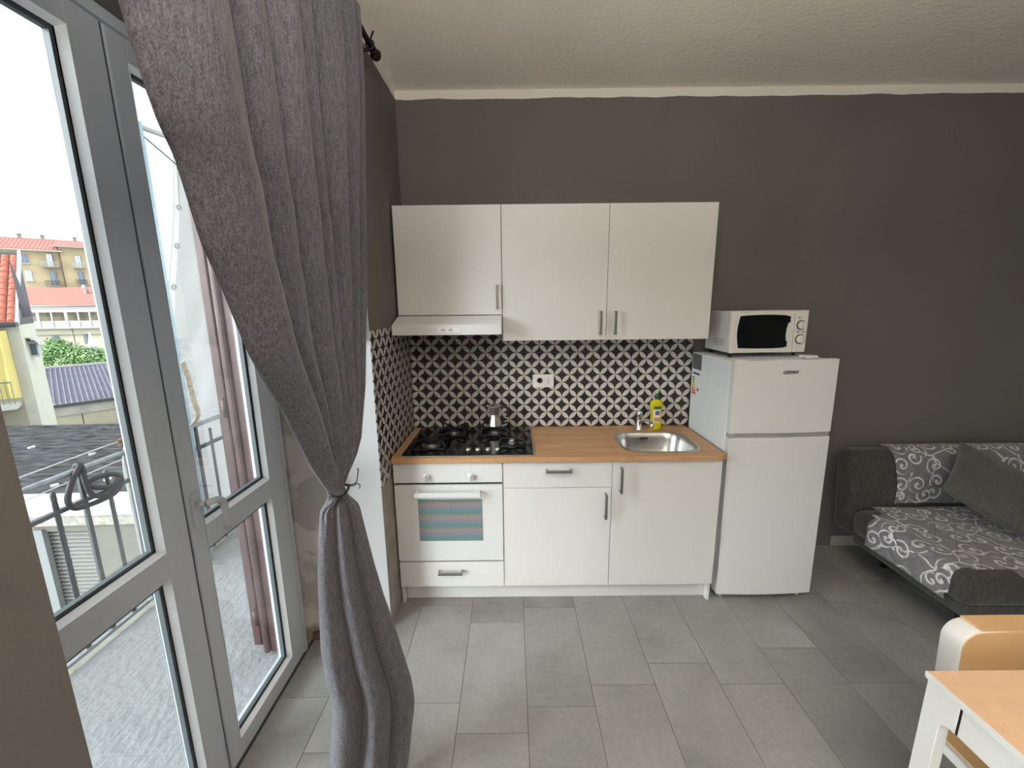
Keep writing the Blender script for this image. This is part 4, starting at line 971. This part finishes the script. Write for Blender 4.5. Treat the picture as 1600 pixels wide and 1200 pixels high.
loc = [(-0.1665, 0.215), (-0.1665, 0.30), (-0.1665, 0.40), (-0.1665, 0.48), (-0.150, 0.525), (-0.11, 0.5515), (-0.06, 0.5525), (-0.02, 0.5515)]
bpath = [bkp(*p) for p in loc]
ptf, TL = poly_sheet(bpath, 0, 0)
def bfn(u, v):
    y, z = ptf(v); x = SX+0.285+(SXE-0.10-SX-0.285)*u+0.012*math.sin(v*7)*(1-u); return (x, y+0.002*math.sin(u*50), z)
def buv(u, v): return (u*1.45+3.0, v*TL+1.0)
o = obj('quilted_backrest_cover', MB().grid(bfn, 60, 40, buv), SCROLL, origin=(3.6, -0.25, 0.45)); tag(o, 'grey quilted cover with pale scrolls draped on the sofa backrest', 'sofa cover', 'scroll patterned sofa covers'); solidify(o, 0.005, 1)
# pillow
pw = MB(); n = 26
def pil(sg):
    def fn(u, v):
        a, b = u*2-1, v*2-1; e = (1-abs(a)**2.6)*(1-abs(b)**2.6); pin = 1-0.07*(1-abs(a)**2)*(abs(b)**3)-0.0
        pin2 = 1-0.07*(1-abs(b)**2)*(abs(a)**3)
        return (0.235*a*pin2, sg*0.075*max(0, e)**0.55+0.004*math.sin(9*a)*math.sin(7*b), 0.235*b*pin)
    return fn
pw.grid(pil(1), n, n); pw.grid(pil(-1), n, n, flip=True); bmesh.ops.remove_doubles(pw.bm, verts=pw.bm.verts, dist=0.0008)
Mx = Matrix.Translation((3.385, -0.525, 0.665)) @ Matrix.Rotation(math.radians(-50), 4, 'X') @ Matrix.Rotation(math.radians(46), 4, 'Y') @ Matrix.Scale(0.97, 4)
bmesh.ops.transform(pw.bm, matrix=Mx, verts=pw.bm.verts)
tag(obj('throw_pillow', pw, PILLOWFAB, origin=(3.5, -0.43, 0.45)), 'dark grey square pillow leaning diagonally on the sofa', 'pillow')

# ------------------------------------------------------------------ table and chair
TX0, TX1, TYF, TYN = 1.755, 2.75, -1.739, -2.45
tb = thing('dining_table', (2.25, -2.1, 0), 'white table with a pale peach wood top in the right foreground', 'table')
obj('tabletop', MB().box(TX0+0.004, TX1, TYF, TYN, 0.737, 0.750, 0.001), TABLETOP, tb)
ed = MB(); ed.box(TX0, TX0+0.004, TYN, TYF, 0.733, 0.7505); ed.box(TX0, TX1, TYF-0.004, TYF, 0.733, 0.7365); ed.box(TX0+0.004, TX1, TYN, TYF-0.004, 0.733, 0.737)
obj('edge_band', ed, LACQUER, tb, 'white edge of the tabletop')
def leg(x0, x1, yf, sgn):
    """leg board with a rounded bracket into the side apron; yf outer y, sgn direction inward"""
    pts = [(yf, 0.733), (yf-sgn*0.004, 0.0), (yf+sgn*0.040, 0.0), (yf+sgn*0.045, 0.60)]
    cx, cz, r = yf+sgn*0.071, 0.622, 0.026
    for i in range(7):
        t = math.radians(180-90*i/6); pts.append((cx+sgn*r*math.cos(t)*1.0, cz+r*math.sin(t)))
    pts += [(yf+sgn*0.080, 0.648), (yf+sgn*0.080, 0.733)]
    mb = MB(); mb.prism(pts, 'X', x0, x1, 0.002); return mb
for x0 in (1.763, TX1-0.04):
    for yf, sg in ((-1.741, -1), (-2.44, 1)): obj('leg', leg(x0, x0+0.030, yf, sg), LACQUER, tb, 'white leg with a curved bracket')
obj('joint_line', MB().box(1.7645, 1.775, -1.8255, -1.8205, 0.649, 0.733), GAP, tb)
obj('apron', MB().box(1.765, 1.785, -2.359, -1.8255, 0.648, 0.733, 0.001), LACQUER, tb); obj('apron', MB().box(TX1-0.035, TX1-0.015, -2.359, -1.8225, 0.648, 0.733, 0.001), LACQUER, tb)
obj('apron', MB().box(1.793, TX1-0.040, -1.770, -1.752, 0.66, 0.733), LACQUER, tb); obj('apron', MB().box(1.793, TX1-0.040, -2.43, -2.412, 0.66, 0.733), LACQUER, tb)

ch = thing('chair', (2.15, -1.85, 0), 'white chair with a beech veneer back tucked behind the table', 'chair')
CX0, CX1 = 1.985, 2.435
def back_outline(x0, x1, z0, z1, r):
    pts = [(x0+0.012, z0)]
    for i in range(9):
        t = math.radians(180-90*i/8); pts.append((x0+r+r*math.cos(t), z1-r+r*math.sin(t)-0.0))
    for i in range(1, 8):
        u = i/8; pts.append((x0+r+(x1-x0-2*r)*u, z1+0.006*math.sin(PI*u)))
    for i in range(9):
        t = math.radians(90-90*i/8); pts.append((x1-r+r*math.cos(t), z1-r+r*math.sin(t)))
    pts.append((x1-0.012, z0)); return pts
CZ = 0.758
fr_ = MB(); fr_.prism(back_outline(CX0, CX1, 0.47, CZ, 0.055), 'Y', -1.560, -1.620, 0.004, 3, smooth=True)
obj('backrest_frame', fr_, LACQUER, ch, 'white outer shell of the backrest')
pn = MB()
PO = back_outline(CX0+0.004, CX1-0.004, 0.47, CZ-0.004, 0.052)
pn.prism(PO, 'Y', -1.6195, -1.6225, 0.001)
pn.box(CX0+0.05, CX1-0.05, -1.562, -1.620, CZ+0.0005, CZ+0.0065)
obj('backrest_panel', pn, CHAIRWOOD, ch, 'honey coloured veneer backrest'); 
def seat_out(inset=0):
    pts = []
    x0, x1, y0, y1 = CX0-0.085+inset, CX1+0.03-inset, -2.05+inset, -1.60
    return rrect(x0, x1, y0, y1, 0.07)
obj('seat', MB().prism(seat_out(), 'Z', 0.425, 0.455, 0.008, 3, smooth=True), LACQUER, ch); obj('seat_panel', MB().prism(seat_out(0.018), 'Z', 0.4545, 0.459), CHAIRWOOD, ch)
for x, y, dx, dy in ((CX0, -1.62, -0.02, 0.03), (CX1, -1.62, 0.02, 0.03), (CX0, -2.0, -0.02, -0.02), (CX1, -2.0, 0.02, -0.02)):
    obj('leg', MB().cyl((x+dx, y+dy, 0), (x, y, 0.43), 0.012, 0.018), LACQUER, ch)

# ------------------------------------------------------------------ the view outside
def local(root_loc, deg, name, label, cat, group=None):
    t = thing(name, root_loc, label, cat, group); t.rotation_euler = (0, 0, math.radians(deg)); return t
def lobj(name, mb, m, parent, label=None):
    me = bpy.data.meshes.new(name); o = bpy.data.objects.new(name, me); COL.objects.link(o); mb.bm.to_mesh(me); mb.bm.free()
    for q in (m if isinstance(m, list) else [m]): me.materials.append(q)
    o.parent = parent
    if label: o['label'] = label
    return o
def roof_tiles(name, c1, c2, freq, axis='x', row=0.0, rowaxis='y'):
    s = NB(name); P = s.tc.outputs['Object']; x, y, z = s.sep(P); a = {'x': x, 'y': y}[axis]; r = {'y': y, 'x': x, 'z': z}[rowaxis]
    w1 = s.math('ABSOLUTE', s.math('SINE', s.math('MULTIPLY', a, PI*freq)))
    n = s.rng(s.noise(P, 3.0, 5), 0.3, 0.7); c = s.mix(n, c1, c2)
    c = s.mix(s.rng(w1, 0.0, 0.45, 0.75, 0.0), c, tuple(k*0.35 for k in c1[:3])+(1,))
    if row:
        rr = s.math('FLOORED_MODULO', s.math('MULTIPLY', r, row), 1.0); c = s.mix(s.rng(rr, 0.0, 0.18, 0.6, 0.0), c, tuple(k*0.3 for k in c1[:3])+(1,))
    s.l.new(c, s.b.inputs['Base Color']); s.b.inputs['Roughness'].default_value = 0.85; s.bump(w1, 0.6, 0.05)
    return s.m
YW1 = mat('faded_yellow_render', (0.50, 0.40, 0.25), 0.9, var=0.18, vscale=0.35)
CREAM = mat('cream_render', (0.42, 0.385, 0.29), 0.9, var=0.10, vscale=0.6)
ROOF1 = roof_tiles('far_red_roof', (0.34, 0.12, 0.09, 1), (0.44, 0.18, 0.145, 1), 2.0, 'x', 1.6)
ROOF2 = roof_tiles('ribbed_red_roof', (0.38, 0.10, 0.075, 1), (0.47, 0.155, 0.12, 1), 2.1, 'x')
GREYST = mat('grey_stone', (0.30, 0.28, 0.26), 0.9)
BLUEGL = mat('blue_grey_glass', (0.20, 0.24, 0.30), 0.25); BLIND = mat('white_blind', (0.60, 0.63, 0.66), 0.6); OFFW = mat('offwhite_trim', (0.50, 0.485, 0.45), 0.7)
DKIRON = mat('dark_iron', (0.06, 0.06, 0.065), 0.6)
struct('floor_yard', MB().box(-140, -2, -60, 150, -6.2, -6.0), mat('grey_ground', (0.30, 0.30, 0.29), 0.95, var=0.2, vscale=0.5), 'distant ground level')

# apartment block far away
F = local((-88.53, 71.78, 0), 38.84, 'apartment_building', 'tall faded yellow apartment block with a red roof far behind', 'building')
lobj('wall', MB().box(-14, 7.05, 0, 12, -6, 12.2).box(7.05, 16, -0.35, 12, -6, 13.15), YW1, F)
rf = MB()
rf.prism([(-0.9, 12.35), (-0.9, 12.5), (6, 15.1), (13, 12.5)], 'X', -14.5, 7.4); rf.prism([(-1.0, 13.2), (-1.0, 13.35), (6, 15.08), (13, 13.35)], 'X', 6.4, 16.5)
lobj('roof', rf, ROOF1, F)
lobj('eaves', MB().box(-14.5, 7.6, -1.0, 0, 12.2, 12.4).box(6.3, 16.5, -1.15, 0, 13.12, 13.28), OFFW, F)
def fwin(x0, x1, z0, z1, m, sill=True):
    fm = MB(); fm.box(x0-0.06, x1+0.06, -0.06, 0.0, z0-0.06, z1+0.06)
    if sill: fm.box(x0-0.2, x1+0.2, -0.25, 0, z0-0.18, z0-0.06)
    w_ = lobj('window', fm, OFFW if sill else GREYST, F); lobj('pane', MB().box(x0, x1, -0.08, -0.05, z0, z1), m, w_)
    lobj('mullion', MB().box((x0+x1)/2-0.03, (x0+x1)/2+0.03, -0.1, -0.07, z0, z1), OFFW, w_)
fwin(2.2, 2.98, 10.08, 11.69, BLUEGL); fwin(2.25, 3.03, 6.98, 8.72, BLIND)
fwin(-1.6, -0.8, 10.08, 11.69, BLUEGL); fwin(-1.6, -0.8, 6.98, 8.72, BLUEGL)
def balc(x0, x1, xa, xb, z0, z1, m, rm, solid):
    w_ = lobj('window', MB().box(xa-0.08, xb+0.08, -0.40, 0.0, z0, z1+0.08), GREYST, F); lobj('pane', MB().box(xa, xb, -0.46, -0.39, z0, z1), m, w_)
    lobj('mullion', MB().box((xa+xb)/2-0.03, (xa+xb)/2+0.03, -0.5, -0.45, z0, z1), OFFW, w_)
    mb = MB(); mb.box(x0, x1, -1.2, 0, z0-0.22, z0-0.05); b_ = lobj('balcony', mb, GREYST, F)
    r_ = MB(); r_.box(x0, x1, -1.2, -1.14, z0+0.75, z0+0.82); k = 0
    nb = 14
    for i in range(nb+1):
        x = x0+(x1-x0)*i/nb; r_.box(x-0.02, x+0.02, -1.19, -1.15, z0-0.05, z0+0.8)
    lobj('balcony_rail', r_, rm, b_)
balc(4.62, 6.8, 5.34, 6.04, 9.56, 11.79, BLIND, OFFW, 0); balc(4.65, 6.59, 5.35, 6.04, 6.2, 8.73, BLUEGL, DKIRON, 0)
balc(8.61, 10.08, 8.99, 9.70, 9.55, 11.68, BLIND, OFFW, 0); balc(8.63, 10.11, 8.98, 9.69, 6.5, 8.77, BLUEGL, DKIRON, 0)
lobj('drainpipe', MB().cyl((7.05, -0.42, 5.0), (7.05, -0.42, 12.2), 0.06, seg=8), mat('brown_pipe', (0.12, 0.06, 0.05), 0.7), F)
for x in (1.5, 4.4, 8.7): lobj('chimney', MB().box(x-0.22, x+0.22, 5.8, 6.3, 14.3, 15.75).box(x-0.3, x+0.3, 5.7, 6.4, 15.65, 15.8), GREYST, F)
lobj('skylight', MB().prism([(3.0, 13.62), (3.0, 13.85), (4.3, 14.35), (4.3, 14.1)], 'X', 1.2, 2.3), OFFW, F); lobj('skylight', MB().prism([(3.0, 14.0), (3.0, 14.2), (4.3, 14.55), (4.3, 14.3)], 'X', 7.2, 8.2), OFFW, F)

# gallery house
D = local((-64.49, 52.46, 0), 10.16, 'gallery_house', 'low cream house with a ribbed red roof and glazed gallery', 'building')
lobj('wall', MB().box(-6, 11, 0.0, 8, -6, -0.75).box(-6, 11, 1.6, 8, -0.75, 2.2), CREAM, D)
lobj('roof', MB().prism([(-0.5, 2.25), (-0.5, 2.42), (7.0, 5.0), (9, 5.0), (9, 2.25)], 'X', -6.5, 11.4), ROOF2, D)
lobj('fascia', MB().box(-6.5, 11.4, -0.62, -0.45, 1.95, 2.10).box(-6.5, 11.4, -0.75, -0.55, 2.14, 2.34), [OFFW], D)
lobj('gutter', MB().cyl((-6.5, -0.72, 2.22), (11.4, -0.72, 2.22), 0.10, seg=10), GREYST, D)
lobj('gallery_beam', MB().box(-6.2, 9.2, -0.40, 0.0, 1.42, 1.95), OFFW, D)
lobj('gallery_floor', MB().box(-6.2, 9.3, -0.6, 1.6, -0.78, -0.62).box(-6.2, 9.3, -0.35, 0.0, -1.55, -1.45), GREYST, D)
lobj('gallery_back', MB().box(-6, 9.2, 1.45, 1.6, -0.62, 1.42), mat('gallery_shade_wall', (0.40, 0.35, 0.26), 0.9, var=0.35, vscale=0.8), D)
for i, x in enumerate((-3.6, -1.2, 0.70, 2.05, 3.60, 5.25, 6.65, 7.98)):
    w_ = 0.16 if i in (3, 5) else 0.07
    lobj('gallery_post', MB().box(x-w_, x+w_, -0.5, -0.32, -0.62, 1.45), OFFW, D)
lobj('gallery_rail', MB().box(-6.2, 9.2, -0.46, -0.38, 0.16, 0.27).box(-6.2, 9.2, -0.46, -0.38, -0.62, -0.52), OFFW, D)
lobj('gallery_balusters', MB().box(-6.2, 9.2, -0.43, -0.41, -0.52, 0.16), roof_tiles('baluster_screen', (0.46, 0.44, 0.38, 1), (0.50, 0.48, 0.42, 1), 3.2, 'x'), D)
for x0, x1, z0, z1 in ((2.95, 3.55, -2.85, -1.70), (6.52, 7.20, -2.85, -1.62), (-0.4, 0.4, -2.2, -1.8)):
    w_ = lobj('window', MB().box(x0-0.08, x1+0.08, -0.05, 0.0, z0-0.06, z1+0.06), GREYST, D); lobj('pane', MB().box(x0, x1, -0.07, -0.04, z0, z1), mat('dark_blue_window', (0.06, 0.09, 0.12), 0.3), w_)
    lobj('mullion', MB().box(x0+0.15, x0+0.19, -0.09, -0.06, z0, z1), OFFW, w_)
for x in (4.9, 8.35): lobj('chimney', MB().box(x-0.16, x+0.16, 3.9, 4.4, 3.4, 4.6).box(x-0.35, x+0.35, 3.4, 4.6, 3.35, 3.55), GREYST, D)
for x in (3.3, 7.9): lobj('satellite_dish', MB().lathe([(0.02, 0.0), (0.2, 0.04), (0.28, 0.10)], (x, 6.0, 5.0), 16, 'Y'), OFFW, D)
lobj('drainpipe', MB().cyl((5.25, -0.06, -5.8), (5.25, -0.06, -0.7), 0.05, seg=8), OFFW, D)
pr = MB(); pr.lathe([(0.75, 0), (0.38, 1.3), (0.10, 2.7), (0.03, 3.0)], (0, 0, 0), 12); 
pt_ = thing('closed_parasol', (-55.6, 52.0, -4.2), 'white closed parasol in front of the gallery house', 'parasol')
lobj('canopy', pr, mat('white_canvas', (0.72, 0.73, 0.74), 0.8), pt_); lobj('pole', MB().cyl((0, 0, -1.8), (0, 0, 0.2), 0.05, seg=8), GREYST, pt_)

# tree
random.seed(11)
tr = thing('leafy_tree', (-50.6, 45.0, -6.0), 'bushy bright green tree between the metal roof and gallery house', 'tree')
lobj('trunk', MB().cyl((0, 0, 0), (0.2, 0, 2.2), 0.28, 0.18, seg=10).cyl((0.2, 0, 2.1), (-2.2, 0.5, 3.0), 0.14, 0.06, seg=8).cyl((0.2, 0, 2.1), (2.6, 0.3, 2.6), 0.14, 0.06, seg=8), mat('tree_bark', (0.12, 0.09, 0.06), 0.9), tr)
lv = MB()
blobs = [(-3.4, 0, 2.6, 1.4), (-2.6, 0.3, 3.3, 1.2), (-1.5, -0.2, 3.1, 1.3), (-0.3, 0, 2.6, 1.4), (0.9, 0, 2.3, 1.3), (2.1, 0, 2.25, 1.2), (3.3, 0, 2.2, 1.1), (4.3, 0.2, 2.0, 1.0), (-4.4, 0.2, 1.7, 1.2), (0, -0.6, 1.4, 1.5), (2.4, -0.5, 1.2, 1.4), (-2.4, -0.5, 1.6, 1.5)]
for bx, by, bz, br in blobs:
    for k in range(520):
        v = Vector((random.gauss(0, 1), random.gauss(0, 1), random.gauss(0, 1))).normalized()*br*random.uniform(0.72, 1.06)
        c = Vector((bx, by, bz))+v; a = Vector((random.uniform(-1, 1), random.uniform(-1, 1), random.uniform(-0.6, 0.6))).normalized(); n_ = v.normalized(); b = n_.cross(a)
        if b.length < 0.1: continue
        b.normalize(); a = b.cross(n_)+n_*random.uniform(-0.5, 0.5); sz = random.uniform(0.10, 0.18)
        f = lv.bm.faces.new([lv.bm.verts.new(c-a*sz), lv.bm.verts.new(c+b*sz*0.6), lv.bm.verts.new(c+a*sz), lv.bm.verts.new(c-b*sz*0.6)])
LEAF = NB('bright_leaf'); gi = LEAF.n.new('ShaderNodeNewGeometry')
LEAF.l.new(LEAF.mix(gi.outputs['Random Per Island'], (0.05, 0.13, 0.03, 1), (0.24, 0.40, 0.13, 1)), LEAF.b.inputs['Base Color']); LEAF.b.inputs['Roughness'].default_value = 0.6
lobj('foliage', lv, LEAF.m, tr)

# metal roofed shed
B = thing('metal_roof_shed', (-22.5, 16.4, -6.0), 'long shed with a grey ribbed metal roof sloping down to us', 'shed')
A0, A1 = Vector((-28.01, 20.887, -4.0)), Vector((-25.55, 23.88, -4.0)); Bf0, Bf1 = Vector((-34.87, 27.11, -2.6)), Vector((-32.46, 30.67, -2.6))
B.location = (-28.01, 20.887, -6.0)
ex = (A1-A0).normalized(); A1e = A0+ex*9; dq = (Bf0-A0); 
def shp(u, v):
    rib = 1 if (int(round(u*296)) % 8) in (4, 5) else 0
    p = A0-ex*0.15+ex*(9.2*u)+dq*v; return Vector((p.x, p.y, p.z+0.10*rib))-B.location
mb = MB(); mb.grid(shp, 296, 1, smooth=False)
METROOF = mat('grey_metal_roof', (0.17, 0.165, 0.21), 0.8, 0.1, var=0.10, vscale=0.8)
lobj('metal_roof', mb, METROOF, B)
nn = Vector((-ex.y, ex.x, 0))
def pb(mbb, s0, s1, t0, t1, z0, z1):
    c = [A0+ex*s+nn*t for s, t in ((s0, t0), (s1, t0), (s1, t1), (s0, t1))]
    lo_ = [mbb.bm.verts.new(Vector((p.x, p.y, z0))-B.location) for p in c]; hi_ = [mbb.bm.verts.new(Vector((p.x, p.y, z1))-B.location) for p in c]
    mbb.bm.faces.new(lo_); mbb.bm.faces.new(hi_)
    for i in range(4): mbb.bm.faces.new((lo_[i], lo_[(i+1) % 4], hi_[(i+1) % 4], hi_[i]))
    bmesh.ops.recalc_face_normals(mbb.bm, faces=mbb.bm.faces); return mbb
lobj('gutter', pb(MB(), -0.2, 9, -0.12, 0.02, -4.18, -4.0), mat('dark_gutter', (0.06, 0.06, 0.065), 0.6), B)
lobj('ridge_cap', pb(MB(), -0.2, 9, 9.05, 9.25, -2.62, -2.45), OFFW, B)
lobj('fascia', pb(MB(), 0, 9, 0.05, 0.3, -4.75, -4.18), mat('shed_fascia', (0.40, 0.38, 0.33), 0.9, var=0.15, vscale=2), B)
lobj('wall', pb(pb(MB(), 0, 2.03, 0.15, 6, -6.0, -4.75), 2.07, 9, 0.15, 6, -6.0, -4.75), CREAM, B)

# left yellow house
C_ = local((-18.02, 12.40, 0), 42, 'tiled_house', 'pale yellow house with curved red roof tiles at the left', 'building')
lobj('wall', MB().box(-6, 0.12, 0.0, 5, -6, 1.15), CREAM, C_)
lobj('corner_pier', MB().box(0.12, 0.42, 0.05, 3.2, -6, 1.18), mat('pale_corner_render', (0.60, 0.58, 0.48), 0.9, var=0.06, vscale=3), C_, 'paler corner of the house')
tl = MB()
for r in range(11):
    for c in range(16):
        x = 0.30-0.235*c; y0 = -0.30+0.30*r; z0 = 1.28+0.235*r
        tl.prism([(x-0.115+0.0*0, z0), (x-0.10, z0+0.06), (x-0.05, z0+0.10), (x, z0+0.115), (x+0.05, z0+0.10), (x+0.10, z0+0.06), (x+0.115, z0)], 'Y', y0, y0+0.02)
        A_ = []; B_ = []
        for i in range(9):
            t = PI*i/8; A_.append(tl.bm.verts.new((x-0.115*math.cos(t), y0, z0+0.10*math.sin(t)))); B_.append(tl.bm.verts.new((x-0.105*math.cos(t), y0+0.34, z0+0.25+0.09*math.sin(t))))
        for i in range(8): f = tl.bm.faces.new((A_[i], A_[i+1], B_[i+1], B_[i])); f.smooth = True
lobj('roof_tiles', tl, mat('orange_clay_tile', (0.42, 0.13, 0.085), 0.85, var=0.22, vscale=5), C_)
lobj('roof_deck', MB().prism([(-0.32, 1.17), (-0.32, 1.27), (3.3, 4.08), (3.3, 1.17)], 'X', -6, 0.40), mat('dark_gutter', None), C_)
lobj('gutter', MB().cyl((-6, -0.40, 1.19), (0.42, -0.40, 1.19), 0.07, seg=12), mat('dark_gutter', None), C_)
lobj('verge_board', MB().prism([(-0.35, 1.30), (3.3, 4.2), (3.3, 3.9), (-0.2, 1.15)], 'X', 0.40, 0.48), mat('grey_metal_trim', (0.45, 0.47, 0.50), 0.5, 0.3), C_)
lobj('side_roof', MB().prism([(0.49, 3.55), (0.76, 1.50), (0.50, 1.44)], 'Y', 0.5, 0.7), mat('dark_soffit', (0.14, 0.13, 0.14), 0.9), C_, 'dark roof underside')
cr_ = MB(); cr_.grid(lambda u, v: (-1.6+1.78*u, -0.55+0.05*math.sin(u*40)+0.03*math.sin(u*19+v*5), -1.45+2.45*v), 60, 6)
lobj('awning_curtain', cr_, mat('yellow_awning', (0.72, 0.60, 0.22), 0.8), C_, 'yellow curtain on the balcony')
lobj('balcony_slab', MB().box(-3, 0.05, -0.9, 0, -1.82, -1.64), OFFW, C_)
rl = MB(); rl.box(-3, 0.05, -0.9, -0.86, -0.85, -0.80)
for i in range(24): x = -2.95+i*0.13; rl.box(x-0.008, x+0.008, -0.89, -0.87, -1.64, -0.82)
lobj('balcony_rail', rl, mat('grey_rail_far', (0.16, 0.17, 0.19), 0.6), C_)
by = MB(); by.box(0.42, 0.66, 0.9, 1.6, -0.1, 0.52)
byo = lobj('bay_window', by, OFFW, C_, 'small bay window with an arched canopy'); lobj('pane', MB().box(0.46, 0.62, 0.88, 0.90, -0.02, 0.42), mat('dark_blue_window', None), byo)
cn = MB(); A_ = []; B_ = []
for i in range(9):
    t = math.radians(90-80*i/8); x, z = 0.42+0.34*math.cos(t), 0.30+0.38*math.sin(t); A_.append(cn.bm.verts.new((x, 0.6, z))); B_.append(cn.bm.verts.new((x, 1.7, z)))
for i in range(8): cn.bm.faces.new((A_[i], A_[i+1], B_[i+1], B_[i]))
solidify(lobj('canopy', cn, OFFW, byo), 0.02)

# garage with flat roof
G = local((-8.79, 4.66, -6.0), 2.0, 'flat_roof_garage', 'low garage with a flat dark roof and louvred door below the balcony', 'building')
lobj('flat_roof', MB().box(-12, 5.5, 0.0, 5.9, 4.0-0.16, 4.0-0.02), mat('weathered_bitumen', (0.052, 0.052, 0.054), 0.95, spec=0.1, bump=0.4, bscale=6, var=0.75, vscale=3.5, stretch=(0.6, 2, 1)), G, 'weathered dark bitumen roof')
lobj('roof_edge', MB().box(-12, 5.5, -0.16, 0.0, 3.84, 4.03).box(-12, 5.5, -0.0, 0.55, 3.97, 3.99), mat('pale_roof_edge', (0.40, 0.40, 0.39), 0.8, var=0.2, vscale=3), G, 'pale band along the roof edge')
lobj('cornice', MB().box(-12, 5.5, -0.12, 0.0, 3.62, 3.84), KERB, G)
lobj('wall', MB().box(-12, 0.20, 0.0, 5.9, 0, 3.62).box(1.10, 5.5, 0.0, 5.9, 0, 3.62).box(0.20, 1.10, 0.25, 5.9, 0, 3.62).box(0.20, 1.10, 0.0, 0.25, 3.44, 3.62), mat('garage_render', (0.15, 0.145, 0.12), 0.9, var=0.10, vscale=1.5), G)
lobj('door_surround', MB().box(0.06, 0.24, -0.05, 0.05, 0, 3.5), mat('grey_surround', (0.20, 0.21, 0.21), 0.9), G)
lv_ = MB(); lv_.box(0.24, 1.10, 0.16, 0.20, 0, 3.44)
for i in range(36):
    z = 3.40-0.085*i; lv_.prism([(0.16, z), (0.06, z-0.05), (0.06, z-0.07), (0.16, z-0.03)], 'X', 0.24, 1.10)
lobj('louvred_door', lv_, mat('grey_louvre', (0.21, 0.205, 0.19), 0.7, var=0.1, vscale=2), G)
# small debris on the roof
random.seed(5)
for i in range(12):
    x, y = random.uniform(-5, 1.5), random.uniform(0.7, 4.5)
    p = MB(); p.prism([(x+random.uniform(0.04, 0.10)*math.cos(a*1.05), y+random.uniform(0.04, 0.10)*math.sin(a*1.05)) for a in range(6)], 'Z', 3.98, 4.02)
    lobj('roof_patch', p, OFFW, G)
